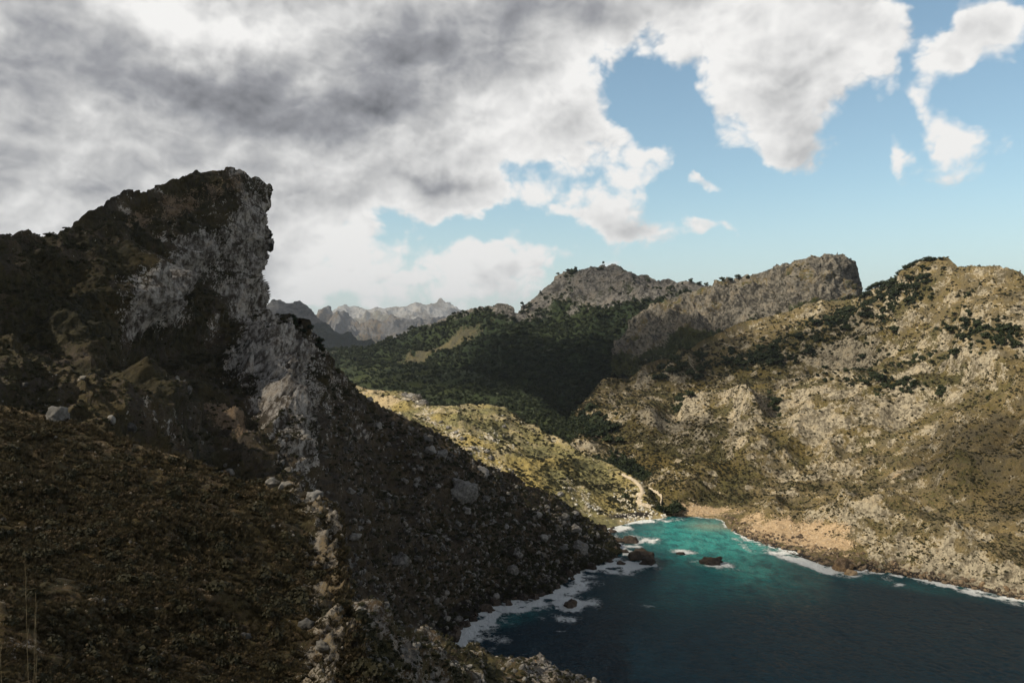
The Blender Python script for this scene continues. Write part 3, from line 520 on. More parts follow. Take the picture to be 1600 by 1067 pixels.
# shore boulders that break the waterline on the left, counted one by one
sb = [rock_mesh('shore_boulder', 400+k, 3, .3, .8) for k in range(6)]
SH_L = [(706, 1004), (718, 985), (732, 968), (760, 950), (790, 939), (830, 934), (860, 927), (885, 905), (905, 893), (925, 884), (945, 879), (960, 870), (971, 858), (958, 838), (955, 826)]
arc = np.linspace(0, len(SH_L)-1.01, 64)
for k, a in enumerate(arc):
    i = int(a); p, q = SH_L[i], SH_L[i+1]; t = a-i; px = p[0]+(q[0]-p[0])*t+RS.normal()*4; py = p[1]+(q[1]-p[1])*t+RS.normal()*2.5-1
    X, Y, _ = W3(px, py, H*F/(py-CY)); s = 1.4+3.2*RS.rand()**2
    o = link('shore_boulder', sb[k % 6], m_wet); o.location = (X, Y, .3); o.scale = (s*1.3, s, s*.9); o.rotation_euler = (RS.rand(), RS.rand(), RS.rand()*6)
    
    where = 'in the wide surf nearest the bottom edge' if px < 760 else 'in the surf below the brown bank' if px < 870 else 'in the foam at the bend of the left shore' if px < 950 else 'in the foam beside the big sea rocks'
    tag(o, 'wet dark boulder '+where, 'boulder', 'wet boulders '+where); SEAP.append((X, Y, s))

# ------------------------------------------------------------------ water
X0, Y0, cs = -260.0, 380.0, 1.5; nx, ny = 700, 400
hm = np.full((ny, nx), -9.0, np.float32)
for k in ('LEFT', 'RIGHT', 'SUNNY', 'LOW'):
    L = {'LEFT': LEFT, 'RIGHT': RIGHT, 'SUNNY': SUNNY, 'LOW': LOW}[k]; Pp = L['P']; ix = ((Pp[:, 0]-X0)/cs).astype(int); iy = ((Pp[:, 1]-Y0)/cs).astype(int)
    ok = (ix >= 0) & (ix < nx) & (iy >= 0) & (iy < ny) & (Pp[:, 2] > 0); hm[iy[ok], ix[ok]] = 1
land = hm > 0
for X, Y, s in SEAP[:11]:
    yy, xx = np.mgrid[0:ny, 0:nx]; land |= ((xx*cs+X0-X)**2+(yy*cs+Y0-Y)**2) < (s*.8)**2
for it in range(2): land[1:-1, 1:-1] |= (land[:-2, 1:-1] & land[2:, 1:-1]) | (land[1:-1, :-2] & land[1:-1, 2:])
dist = np.where(land, 0, 999.0).astype(np.float32)
for it in range(60):
    d0 = dist.copy()
    for dy, dx, c in ((0, 1, 1), (1, 0, 1), (1, 1, 1.414), (1, -1, 1.414)):
        for sg in (1, -1):
            dist = np.minimum(dist, np.roll(np.roll(d0, dy*sg, 0), dx*sg, 1)+c*cs)
def samp(A, X, Y):
    fx = np.clip((X-X0)/cs, 0, nx-1.01); fy = np.clip((Y-Y0)/cs, 0, ny-1.01); i = fx.astype(int); j = fy.astype(int); a = fx-i; b = fy-j
    return A[j, i]*(1-a)*(1-b)+A[j, i+1]*a*(1-b)+A[j+1, i]*(1-a)*b+A[j+1, i+1]*a*b
wx = np.concatenate([np.linspace(-12000, 480, 24)[:-1], np.linspace(480, 1660, 560), np.linspace(1660, 14000, 24)[1:]])
wy = np.concatenate([np.linspace(786, 1100, 230), 1100+np.geomspace(1, 50000, 26)])
WX, WY = np.meshgrid(wx, wy); WYd = H*F/(WY-CY); PW = W3(WX, WY, WYd); PW[..., 2] = 0; wf = PW.reshape(-1, 3)
amp = ss(wf[:, 1], 250, 450)
ds = samp(dist, wf[:, 0], wf[:, 1]); inb = (wf[:, 0] > X0) & (wf[:, 0] < X0+nx*cs) & (wf[:, 1] > Y0); ds = np.where(inb, ds, 200)
wq = wf*np.array((1, .6, 1)); hgt = .34*fbm(wq, 17, 4, 201)+.25*fbm(wf, 5, 2, 207); wf[:, 2] = hgt*ss(ds, 0, 10)*amp-.02
wpx, wpy = WX.ravel(), WY.ravel()
nz = fbm(wf, 12, 4, 211, .6); nl = fbm(wf, 45, 3, 215)
leftw = ss(1030-wpx, -30, 40)*ss(wpy, 800, 830); rightw = ss(wpx, 1120, 1180)
wid = 2.8+12*leftw*(.55+.9*np.clip(nl+.25, 0, 1))+5.0*rightw*(1+1.4*nl)*np.exp(-np.maximum(wpx-1380, 0)/220)
foam = np.clip(1.02-ds/np.maximum(wid, 2), 0, 1)*(.62+.95*nz)
foam += np.clip(1.0-ds/np.maximum(wid*3.2, 3), 0, 1)*.42*(.9+1.2*nz)*(leftw+.55*rightw)
for (a, b, rx, ry, s, rot) in ((1120, 882, 44, 6, .9, 6), (1068, 861, 20, 4, .95, 5), (900, 943, 26, 8, .8, 0), (890, 967, 20, 4, .8, 0), (760, 972, 46, 10, .9, -18), (830, 944, 46, 9, .75, -8), (725, 993, 24, 14, .8, -40), (905, 918, 36, 8, .8, -10), (850, 932, 40, 6, .6, 0),
                               (950, 888, 40, 7, .8, 10), (1000, 884, 40, 5, .7, 2), (1015, 843, 24, 6, .7, 5), (965, 826, 24, 6, 1, -10), (1240, 873, 60, 6, .95, 16), (1330, 889, 30, 5, 1, 5), (1290, 890, 36, 5, .8, 14), (1160, 850, 24, 5, .6, 35), (1015, 947, 14, 3, .5, 10),
                               (1403, 914, 14, 3, .7, -10), (1390, 905, 16, 5, .45, 20), (1530, 928, 60, 4, .8, 14), (880, 1001, 8, 2.5, .5, 0), (824, 1003, 4, 4, .45, 0), (1030, 813, 40, 3, 1, -3), (1455, 908, 50, 4, .8, 10), (880, 985, 14, 2, .4, 0), (700, 1003, 40, 10, .8, -30), (770, 1000, 60, 12, .35, 0)):
    foam += el_(wpx, wpy, a, b, rx, ry, rot)*s*(.85+.75*nz)
sh = 1.0*el_(wpx, wpy, 1090, 838, 100, 32, 6)+.6*el_(wpx, wpy, 1180, 885, 130, 42, 14)+.28*el_(wpx, wpy, 1050, 915, 150, 60, 0)+.45*el_(wpx, wpy, 800, 962, 70, 16, -14)+.35*el_(wpx, wpy, 1420, 915, 120, 9, 10)+.35*np.exp(-ds/9.0)*rightw
mud = .8*el_(wpx, wpy, 1110, 822, 34, 6, 3)+.5*np.exp(-ds/4.0)*ss(wpx, 1070, 1120)*ss(1300-wpx, 0, 60)
ii = np.arange(WX.size).reshape(WX.shape); WQ = np.stack([ii[:-1, :-1], ii[1:, :-1], ii[1:, 1:], ii[:-1, 1:]], -1).reshape(-1, 4)
me = mesh_np('water', wf, WQ); attr(me, 'wmix', np.stack([np.clip(foam, 0, 1), np.clip(sh*(1+.25*nl), 0, 1), np.clip(mud, 0, 1), np.clip(nl*.5+.5, 0, 1)], -1))
wm = bpy.data.materials.new('sea_water'); wm.use_nodes = True; t = NT(wm.node_tree)
g = t.n('ShaderNodeNewGeometry'); P = g.outputs['Position']; at = t.n('ShaderNodeAttribute', attribute_name='wmix'); sp = t.n('ShaderNodeSeparateColor'); t.put(sp.inputs[0], at.outputs['Color'])
a1 = t.noise(t.v('MULTIPLY', P, (1, .55, 1)), .35, 6, .62, dist=.6); a2 = t.noise(t.v('MULTIPLY', P, (1, .6, 1)), .09, 5, .6)
c = t.mix(t.step(sp.outputs[1], .02, .5), (.003, .027, .046), (.010, .12, .13)); c = t.mix(t.step(sp.outputs[1], .4, .95), c, (.045, .32, .29))
c = t.mix(t.m('MULTIPLY', t.step(a2, .38, .68), .65), c, (.006, .040, .060)); c = t.mix(t.m('MULTIPLY', sp.outputs[2], .75), c, (.30, .30, .22))
a3 = t.noise(t.v('MULTIPLY', P, (.35, 1.3, 1)), .5, 5, .65, dist=1.2); a1b = t.m('ADD', t.m('MULTIPLY', a1, .5), t.m('MULTIPLY', a3, .5)); fm = t.step(t.m('ADD', sp.outputs[0], t.m('MULTIPLY_ADD', a1b, 1.9, -.98)), .38, .66)
sw = t.n('ShaderNodeTexVoronoi', feature='DISTANCE_TO_EDGE'); t.put(sw.inputs['Vector'], t.v('ADD', P, t.v('SCALE', t.v('SUBTRACT', t.noise(P, .2, 3), (.5, .5, .5)), 6.0))); sw.inputs['Scale'].default_value = .22
fleck = t.m('MULTIPLY', t.step(t.noise(t.v('MULTIPLY', P, (.5, 1.6, 1)), .16, 4, .7), .70, .74), t.step(sp.outputs[0], -.01, .10, .25, 1)); lace = t.m('MULTIPLY', t.step(sw.outputs['Distance'], .14, .02), t.step(sp.outputs[0], .18, .5)); fm = t.m('MAXIMUM', fm, t.m('MULTIPLY', lace, .5)); fm = t.m('MAXIMUM', fm, t.m('MULTIPLY', fleck, .6))
b = t.n('ShaderNodeBsdfPrincipled'); t.put(b.inputs['Base Color'], t.mix(fm, c, (.80, .82, .80))); t.put(b.inputs['Roughness'], t.m('MULTIPLY_ADD', fm, .6, t.m('MULTIPLY_ADD', t.step(a2, .35, .7), .16, .10))); b.inputs['IOR'].default_value = 1.33; b.inputs['Specular IOR Level'].default_value = .16
hb = t.m('ADD', t.m('MULTIPLY', a1, 1.0), t.m('MULTIPLY', t.noise(t.v('MULTIPLY', P, (1, .5, 1)), 1.1, 3, .6), .35)); bp = t.n('ShaderNodeBump'); bp.inputs['Strength'].default_value = .9; bp.inputs['Distance'].default_value = 4.0
t.put(bp.inputs['Height'], t.m('ADD', hb, t.m('MULTIPLY', fm, .5))); t.put(b.inputs['Normal'], bp.outputs[0]); o = t.n('ShaderNodeOutputMaterial'); t.put(o.inputs[0], b.outputs[0])
tag(link('water', me, wm), 'dark blue sea turning turquoise at the head of the cove', 'sea', kind='structure')

# ------------------------------------------------------------------ footpaths: thin worn strips laid on the slope
def nearest(L, px, py, vis=True):
    d = (L['px']-px)**2+(L['py']-py)**2+np.where(L['vis'], 0, 1e9); return int(np.argmin(d))
m_path = terrain_mat('worn_path', .5, rock=(.5, .44, .34), rock2=(.40, .34, .25), sand=(.62, .53, .40))
def surf_at(X, Y):
    z = -9
    for L in (SUNNY, RIGHT):
        d = (L['P'][:, 0]-X)**2+(L['P'][:, 1]-Y)**2; k = np.argsort(d)[:4]
        if d[k[0]] < 90: z = max(z, float(L['P'][k, 2].max()))
    return z
def path(pts, wid, label):
    P3 = []
    for px, py in pts:
        best = None
        for L in (SUNNY, RIGHT):
            i = nearest(L, px, py); e = (L['px'][i]-px)**2+(L['py'][i]-py)**2
            if e < 60 and (best is None or L['P'][i][1] < best[1]): best = L['P'][i]
        if best is not None: P3.append(best)
    P3 = np.array(P3); tt = np.linspace(0, len(P3)-1, len(P3)*8); C = np.stack([np.interp(tt, np.arange(len(P3)), P3[:, k]) for k in range(3)], -1)
    for it in range(4): C[1:-1] = (C[:-2]+C[1:-1]*2+C[2:])/4
    V, Q = [], []
    for i in range(len(C)):
        T = C[min(i+1, len(C)-1)]-C[max(i-1, 0)]; n = np.array((T[1], -T[0], 0)); n /= np.linalg.norm(n)+1e-6; ww = wid*(.8+.4*random.random())
        for s_ in (-1, -.4, .4, 1):
            q = C[i]+n*s_*ww; V.append((q[0], q[1], max(surf_at(q[0], q[1]), C[i][2]-.5)+(1.5 if abs(s_) < .9 else -.1)))
        if i: a = 4*(i-1); Q += [(a+j, a+j+1, a+j+5, a+j+4) for j in range(3)]
    me = mesh_np('footpath', np.array(V), np.array(Q)); attr(me, 'mix', np.tile(np.array([.2, 0, 1, 0], np.float32), (len(V), 1)))
    tag(link('footpath', me, m_path), label, 'path', kind='structure')
path([(974, 741), (984, 746), (995, 753), (1002, 761), (1004, 769), (1000, 776), (996, 783), (1000, 787), (1010, 790), (1018, 792)], 2.8, 'pale winding dirt path leading down to the cove')
path([(1014, 763), (1026, 769), (1034, 776), (1037, 784), (1038, 792)], 1.1, 'narrow pale side path beside the winding one')

# ------------------------------------------------------------------ plant and stone shapes for scattering
def leafy(name, n, lumps, size, seed, core=True, stem=False):
    """small leaf clumps spread through a lumpy crown of unit radius"""
    r = np.random.RandomState(seed); V, Fc = [], []
    for k in range(n):
        c, rad = lumps[r.randint(len(lumps))]; d = r.normal(size=3); d /= np.linalg.norm(d); d[2] = abs(d[2])*.8+.2*d[2]
        p = np.array(c)+d*rad*(.6+.45*r.rand()); u_ = r.normal(size=3); u_ -= u_.dot(d)*d*.6; u_ /= np.linalg.norm(u_); v_ = np.cross(d, u_)+r.normal(size=3)*.3; s = size*(.6+.8*r.rand())
        b = len(V); V += [p+u_*s, p+v_*s, p-u_*s*.9, p-v_*s*.8+d*s*.5]; Fc.append((b, b+1, b+2, b+3))
    me = bpy.data.meshes.new(name)
    if core:
        for c, rad in lumps:
            rad = rad*.72; b = len(V); q = [(0, 0, 1), (1, 0, .1), (0, 1, .1), (-1, 0, .1), (0, -1, .1), (0, 0, -.8)]
            V += [np.array(c)+np.array(x)*rad for x in q]; Fc += [(b, b+1, b+2), (b, b+2, b+3), (b, b+3, b+4), (b, b+4, b+1), (b+5, b+2, b+1), (b+5, b+3, b+2), (b+5, b+4, b+3), (b+5, b+1, b+4)]
    me.from_pydata([tuple(v) for v in V], [], Fc); me.update(); return me
m_shrub = leaf_mat('maquis_leaves', (.018, .020, .009), (.060, .055, .024)); m_shrubl = leaf_mat('sunny_scrub_leaves', (.10, .09, .04), (.20, .17, .08))
m_tree = leaf_mat('pine_needles', (.008, .016, .007), (.042, .052, .020)); m_bark = stone_mat('bark', (.05, .035, .022), (.10, .075, .05), .2)
m_brown = leaf_mat('dry_scrub', (.05, .036, .018), (.12, .085, .042))
L1 = [((0, 0, .35), .75), ((.45, .1, .25), .5), ((-.4, .25, .3), .55), ((.05, -.45, .25), .5)]
L2 = [((0, 0, .3), .65), ((.6, -.2, .2), .45), ((-.5, -.1, .25), .5), ((.1, .5, .3), .45)]
shr = [leafy('shrub', 70, l, .22, k) for k, l in enumerate((L1, L2, L1, L2))]
def crown_l(seed):
    r = np.random.RandomState(seed); return [((0, 0, .7), .5)]+[((.42*math.cos(a)*(.6+.5*r.rand()), .42*math.sin(a)*(.6+.5*r.rand()), .35+.85*r.rand()), .3+.2*r.rand()) for a in np.linspace(0, 5.4, 6)]
crowns = [leafy('crown', 260, crown_l(k), .12, 60+k) for k in range(4)]
def trunk_mesh():
    V, Fc = [], []; cx = [(0, 0, -.3, .09), (.02, .01, .3, .07), (-.02, .03, .7, .05), (.03, 0, 1.2, .025)]
    def tube(cx):
        b = len(V)
        for (x, y, z, r) in cx: V.extend([(x+r*math.cos(a), y+r*math.sin(a), z) for a in np.arange(6)*math.pi/3])
        for k in range(len(cx)-1):
            for j in range(6): Fc.append((b+6*k+j, b+6*k+(j+1) % 6, b+6*k+6+(j+1) % 6, b+6*k+6+j))
    tube(cx); tube([(-.01, .02, .55, .04), (.28, .1, .9, .02)]); tube([(0, .02, .6, .04), (-.25, -.15, .95, .02)])
    me = bpy.data.meshes.new('trunk'); me.from_pydata(V, [], Fc); me.update(); me.materials.append(m_bark); return me
trunk = trunk_mesh()
def forest_tree(k):
    """crown and trunk in one mesh, only for the far-off wood"""
    return leafy('wood_tree', 90, crown_l(k), .2, 80+k)
woods = [forest_tree(k) for k in range(4)]
tuft_rs = np.random.RandomState(3)
def tuft(seed):
    r = np.random.RandomState(seed); V, Fc = [], []
    for k in range(46):
        a = r.rand()*6.283; rr = r.rand()**.5*.5; x, y = rr*math.cos(a), rr*math.sin(a); l = .5+.6*r.rand(); lean = .25+.5*r.rand(); b = len(V); w_ = .035
        V += [(x-w_*math.sin(a), y+w_*math.cos(a), -.1), (x+w_*math.sin(a), y-w_*math.cos(a), -.1), (x+lean*.4*math.cos(a), y+lean*.4*math.sin(a), l*.6), (x+lean*math.cos(a), y+lean*math.sin(a), l)]
        Fc += [(b, b+1, b+2), (b+2, b+1, b+3)] if False else [(b, b+1, b+3, b+2)]
    me = bpy.data.meshes.new('grass_tuft'); me.from_pydata(V, [], Fc); me.update(); return me
tufts = [tuft(k) for k in range(3)]
stones = [rock_mesh('stone', 500+k, 2, .25, .75, 6) for k in range(6)]

def scatter(name, label, cat, meshes, mat, P, scl, tilt=None):
    """one object of uncountable stuff: the shapes are instanced on its points"""
    if len(P) == 0: return
    me = bpy.data.meshes.new(name); me.vertices.add(len(P)); me.vertices.foreach_set('co', np.ascontiguousarray(P, np.float32).ravel())
    n = len(P); a = me.attributes.new('scl', 'FLOAT_VECTOR', 'POINT'); s3 = scl[:, None]*(.75+.5*RS.rand(n, 3)); a.data.foreach_set('vector', s3.astype(np.float32).ravel())
    a = me.attributes.new('rot', 'FLOAT_VECTOR', 'POINT'); rt = np.zeros((n, 3), np.float32); rt[:, 2] = RS.rand(n)*6.283
    if tilt: rt[:, :2] = (RS.rand(n, 2)-.5)*2*tilt
    a.data.foreach_set('vector', rt.ravel()); a = me.attributes.new('pick', 'INT', 'POINT'); a.data.foreach_set('value', RS.randint(0, len(meshes), n).astype(np.int32))
    o = link(name, me); tag(o, label, cat, kind='stuff')
    src = bpy.data.collections.new(name+'_shapes')
    for k, m_ in enumerate(meshes):
        q = m_.copy(); q.materials.clear(); q.materials.append(mat); src.objects.link(bpy.data.objects.new('%s_%d' % (name, k), q))
    ng = bpy.data.node_groups.new(name, 'GeometryNodeTree'); ng.interface.new_socket('Geometry', in_out='INPUT', socket_type='NodeSocketGeometry'); ng.interface.new_socket('Geometry', in_out='OUTPUT', socket_type='NodeSocketGeometry')
    N, Lk = ng.nodes, ng.links; gi = N.new('NodeGroupInput'); go = N.new('NodeGroupOutput'); ip = N.new('GeometryNodeInstanceOnPoints'); ci = N.new('GeometryNodeCollectionInfo')
    ci.inputs['Collection'].default_value = src; ci.inputs['Separate Children'].default_value = True; ci.inputs['Reset Children'].default_value = True
    def na(nm, ty):
        x = N.new('GeometryNodeInputNamedAttribute'); x.data_type = ty; x.inputs['Name'].default_value = nm; return x.outputs['Attribute']
    Lk.new(gi.outputs[0], ip.inputs['Points']); Lk.new(ci.outputs[0], ip.inputs['Instance']); ip.inputs['Pick Instance'].default_value = True
    Lk.new(na('pick', 'INT'), ip.inputs['Instance Index']); Lk.new(na('rot', 'FLOAT_VECTOR'), ip.inputs['Rotation']); Lk.new(na('scl', 'FLOAT_VECTOR'), ip.inputs['Scale']); Lk.new(ip.outputs[0], go.inputs[0])
    md = o.modifiers.new('scatter', 'NODES'); md.node_group = ng
def draw(L, wgt, n, sink=0.0):
    wv = np.clip(wgt(L['P'], L['N'], L['px'], L['py'], L['M']), 0, None)*L['vis']*(L['px'] > -60)*(L['px'] < 1680)*(L['py'] < 1110)
    wv = wv.astype(float); i = RS.choice(len(wv), size=n, p=wv/wv.sum()); P = L['P'][i].copy()
    return P, i
def dist_of(P): return P[:, 1]
def offpath(px, py): return 1-np.clip(el_(px, py, 988, 750, 20, 7, 30)+el_(px, py, 1003, 772, 9, 16)+el_(px, py, 1008, 790, 18, 6), 0, 1)
# right hill: scrub in three sizes
def w_right(P, n, px, py, M):
    nz = fbm(P, 45, 3, 81, .6); k = .25+.9*np.clip(nz+.1-.0*M[0], 0, 1)+.9*np.clip(M[1]-.35, 0, 1)
    k *= 1-.85*np.clip(M[2]*1.3, 0, 1); k *= ss(P[:, 2], 5, 9); k *= 1-.55*el_(px, py, 1290, 650, 120, 40, -8)
    return k
PR, _ = draw(RIGHT, w_right, 24000); scatter('scrub', 'low dark scrub bushes dotted over the sunlit hillside', 'scrub', shr, m_shrub, PR, (.8+1.6*RS.rand(len(PR))**2)*np.clip(PR[:, 1]/1100, .6, 1.6))
PR, _ = draw(RIGHT, lambda P, n, px, py, M: w_right(P, n, px, py, M)*(.3+M[1]), 9000); scatter('dry_scrub', 'brown dry scrub between the rocks of the right hillside', 'scrub', shr, m_brown, PR, (.6+1.2*RS.rand(len(PR))**2)*np.clip(PR[:, 1]/1100, .6, 1.6))
def w_bandtree(P, n, px, py, M):
    k = el_(px, py, 1180, 560, 150, 17, -6)+el_(px, py, 1310, 500, 60, 16, -14)+el_(px, py, 1400, 465, 60, 20, -28)+.8*el_(px, py, 1380, 600, 90, 13, 8)+.8*el_(px, py, 1540, 520, 70, 20, 10)+.7*el_(px, py, 1075, 590, 24, 14, 0)+.5*el_(px, py, 1060, 640, 10, 30, 25)+.4*el_(px, py, 1210, 630, 10, 24, 10)+.7*el_(px, py, 920, 668, 40, 16)+.5*el_(px, py, 1500, 460, 40, 10)+.4*el_(px, py, 1450, 560, 80, 10, -5)
    return k**1.5*(.4+np.clip(fbm(P, 60, 3, 301)+.3, 0, 1))
PT, _ = draw(RIGHT, w_bandtree, 2100); scatter('oak_scrub', 'dark holm oak thicket filling the gullies of the right hillside', 'thicket', woods, m_tree, PT, 2.6+3.8*RS.rand(len(PT))**1.5)
# crag foot
PB, _ = draw(LAY['flat topped block of grey crag with a sheer right end on the skyline'], lambda P, n, px, py, M: .1+ss(M[1], .5, .8)*1.0+.6*(fbm(P, 60, 3, 7) > .1), 2600)
scatter('crag_scrub', 'dark bushes clinging to the block shaped crag and its foot', 'scrub', shr, m_shrub, PB, 1.6+2.6*RS.rand(len(PB)))
# forest on the back hill and the dark spur
BK = LAY['wooded hill with a bare grey summit across the valley']
PF, _ = draw(BK, lambda P, n, px, py, M: ss(1-M[0], .35, .8)*ss(M[1], .35, .7)+.16*(fbm(P, 90, 3, 9) > -.05), 23000); scatter('pine_wood', 'dense dark pine wood covering the hill across the valley', 'forest', woods, m_tree, PF, 3+7*RS.rand(len(PF))**1.6)
SPR = LAY['low dark wooded ridge crossing the valley floor']
PS, _ = draw(SPR, lambda P, n, px, py, M: ss(1-M[0], .3, .8)+.1, 9500); scatter('pine_wood', 'dark pines growing over the low ridge on the valley floor', 'forest', woods, m_tree, PS, 2+4.5*RS.rand(len(PS))**1.6)
# sunny slope
PG, _ = draw(SUNNY, lambda P, n, px, py, M: (.5+.7*np.clip(fbm(P, 25, 3, 311)+.2, 0, 1))*ss(P[:, 2], 4, 10)*offpath(px, py), 9000); scatter('slope_scrub', 'yellow green tussocks and low shrubs over the sunny slope', 'scrub', shr, m_shrubl, PG, .55+.9*RS.rand(len(PG)))
PG, _ = draw(SUNNY, lambda P, n, px, py, M: (el_(px, py, 850, 735, 130, 35, 32)+el_(px, py, 830, 660, 120, 14, 35)+.15)*np.clip(fbm(P, 30, 3, 313)+.35, 0, 1)*ss(P[:, 2], 4, 10)*offpath(px, py), 2000); scatter('slope_bushes', 'dark green bushes on the lower part of the sunny slope', 'scrub', shr, m_shrub, PG, 1.0+1.8*RS.rand(len(PG)))
PG, _ = draw(SUNNY, lambda P, n, px, py, M: M[0]**3, 900); scatter('slope_stones', 'pale stones strewn on the sunny slope', 'stones', stones, m_pale, PG, .5+1.4*RS.rand(len(PG))**2, 1)
# scree of the left massif
def w_scree(P, n, px, py, M): return ss(px, 470, 530)*ss(py, 600, 650)*(.25+np.clip(fbm(P, 30, 3, 321)+.3, 0, 1))*ss(P[:, 2], 2, 5)+.05*ss(py, 560, 600)
PSc, _ = draw(LEFT, w_scree, 7500); scatter('scree', 'grey broken rocks of the scree slope above the left shore', 'scree', stones, m_scree, PSc, .3+1.9*RS.rand(len(PSc))**3.5, 1.5)
PSc, _ = draw(LEFT, lambda P, n, px, py, M: w_scree(P, n, px, py, M)+1.0*(1-M[0])*ss(py, 330, 380), 15000); scatter('massif_scrub', 'dark low bushes on the shaded massif and scree', 'scrub', shr, m_shrub, PSc, (.5+1.1*RS.rand(len(PSc))**2)*np.clip(PSc[:, 1]/420, .7, 1.6))
PSc, _ = draw(LOW, lambda P, n, px, py, M: .3+np.clip(fbm(P, 14, 3, 331)+.2, 0, 1), 3500); scatter('spur_scrub', 'dark bushes on the low spur at the bottom edge', 'scrub', shr, m_shrub, PSc, .35+.7*RS.rand(len(PSc))**2)
PSc, _ = draw(LOW, lambda P, n, px, py, M: M[0]**2, 900); scatter('spur_stones', 'brown stones on the low spur at the bottom edge', 'stones', stones, m_bould, PSc, .3+.9*RS.rand(len(PSc))**2, 1)
# near slope
wn_ = lambda P, n, px, py, M: (1-.8*M[0])*(.2+np.clip(fbm(P, 6, 3, 341)+.35, 0, 1))
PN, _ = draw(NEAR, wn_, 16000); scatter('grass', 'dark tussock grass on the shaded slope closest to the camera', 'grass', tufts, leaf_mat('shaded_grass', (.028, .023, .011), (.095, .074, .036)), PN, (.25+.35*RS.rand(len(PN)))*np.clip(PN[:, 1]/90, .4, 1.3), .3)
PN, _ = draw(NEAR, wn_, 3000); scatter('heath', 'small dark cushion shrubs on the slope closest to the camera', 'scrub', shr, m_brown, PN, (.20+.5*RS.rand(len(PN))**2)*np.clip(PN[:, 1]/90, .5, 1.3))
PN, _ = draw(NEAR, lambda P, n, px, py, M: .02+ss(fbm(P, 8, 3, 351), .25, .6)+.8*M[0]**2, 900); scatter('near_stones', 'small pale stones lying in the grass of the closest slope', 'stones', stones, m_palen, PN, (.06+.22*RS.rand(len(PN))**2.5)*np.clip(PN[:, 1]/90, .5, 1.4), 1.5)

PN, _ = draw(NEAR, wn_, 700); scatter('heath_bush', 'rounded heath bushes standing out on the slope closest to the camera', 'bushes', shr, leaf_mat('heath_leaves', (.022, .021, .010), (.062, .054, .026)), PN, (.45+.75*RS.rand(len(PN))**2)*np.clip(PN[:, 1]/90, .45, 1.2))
PO, _ = draw(RIGHT, lambda P, n, px, py, M: (M[2] > .4)*(P[:, 2] < 30)*(P[:, 2] > 1)*(px > 1040), 700); scatter('shore_stones', 'ochre stones and pebbles strewn over the beach and shore ledge', 'stones', stones, stone_mat('ochre_stone', (.30, .22, .14), (.56, .46, .33), .5), PO, .3+1.2*RS.rand(len(PO))**3.5, 1)
PO, _ = draw(RIGHT, lambda P, n, px, py, M: (P[:, 2] < 4)*(P[:, 2] > -.5)*(px > 1130), 900); scatter('shore_rubble', 'broken dark and brown rocks along the foot of the right shore', 'rocks', stones, stone_mat('brown_shore_rock', (.05, .038, .028), (.26, .19, .12), .5), PO, .5+1.9*RS.rand(len(PO))**2, 1)
# ------------------------------------------------------------------ boulders one can count
bld = [rock_mesh('boulder', 700+k, 4, .26, .8, 9) for k in range(8)]
def boulder(L, px, py, r, label, group=None, mat=m_bould, name='boulder'):
    i = nearest(L, px, py); p = L['P'][i]; q = p[1]/F*r*.5
    o = link(name, bld[RS.randint(8)].copy() if mat is not m_bould else bld[RS.randint(8)]); 
    if not o.data.materials: o.data.materials.append(mat)
    o.location = (p[0], p[1], p[2]+q*.25); o.scale = (q*(.9+.3*RS.rand()), q*(.9+.3*RS.rand()), q*(.8+.3*RS.rand())); o.rotation_euler = (RS.rand()-.5, RS.rand()-.5, RS.rand()*6)
    tag(o, label, 'boulder', group)
BL = [(720, 772, 46, 'largest grey boulder high in the middle of the dark scree'), (668, 690, 22, 'rounded boulder at the upper edge of the scree against the sunny slope'), (752, 742, 26, 'square topped boulder at the scree rim below the sunny slope'),
      (672, 706, 18, 'upper of two boulders stacked close together near the scree rim'), (690, 712, 20, 'lower of two boulders close together near the scree rim'), (623, 880, 30, 'broad boulder low on the left side of the scree'),
      (652, 876, 16, 'small upright boulder beside the broad one low on the scree'), (552, 840, 20, 'boulder on the scree just right of the pale rock rib'), (573, 842, 16, 'narrow boulder on the scree beside the one near the rib'),
      (560, 770, 16, 'boulder below the brown sand chute'), (600, 776, 20, 'boulder in the upper scree left of the largest boulder'), (908, 858, 26, 'bulky boulder just above the left shore'), (850, 842, 16, 'tan boulder low on the scree near the shore'),
      (800, 892, 18, 'boulder on the brown bank above the surf'), (590, 668, 18, 'boulder at the top of the scree under the cliff spur')]
for px, py, r, lab in BL: boulder(LEFT, px, py, r, lab)
PSx, ix = draw(LEFT, w_scree, 110)
for k in range(110): boulder(LEFT, LEFT['px'][ix[k]], LEFT['py'][ix[k]], 7+9*RS.rand()**2, *(lambda z: ('grey boulder high on the dark scree below the sunny slope', 'boulders high on the scree') if z > 75 else ('grey boulder half way down the dark scree', 'boulders half way down the scree') if z > 35 else ('grey boulder low on the scree just above the surf', 'boulders low on the scree'))(LEFT['P'][ix[k]][2]))
OUT = [(634, 618, 12, 'leftmost block of the white outcrop on the sunny ridge'), (643, 621, 14, 'second block of the white outcrop on the sunny ridge'), (652, 624, 16, 'tallest block of the white outcrop on the sunny ridge'), (661, 630, 14, 'rightmost block of the white outcrop on the sunny ridge')]
for px, py, r, lab in OUT: boulder(SUNNY, px, py, r, lab, mat=m_pale, name='white_rock')
for px, py, r in ((690, 660, 7), (700, 668, 8), (712, 676, 7), (722, 686, 7), (740, 700, 8), (760, 706, 9), (768, 716, 9), (800, 756, 8), (876, 772, 9), (890, 764, 8), (788, 668, 8), (772, 690, 7)):
    boulder(SUNNY, px, py, r, 'pale rock in the row running down the sunny slope', 'pale rocks in a row down the sunny slope', m_pale, 'white_rock')
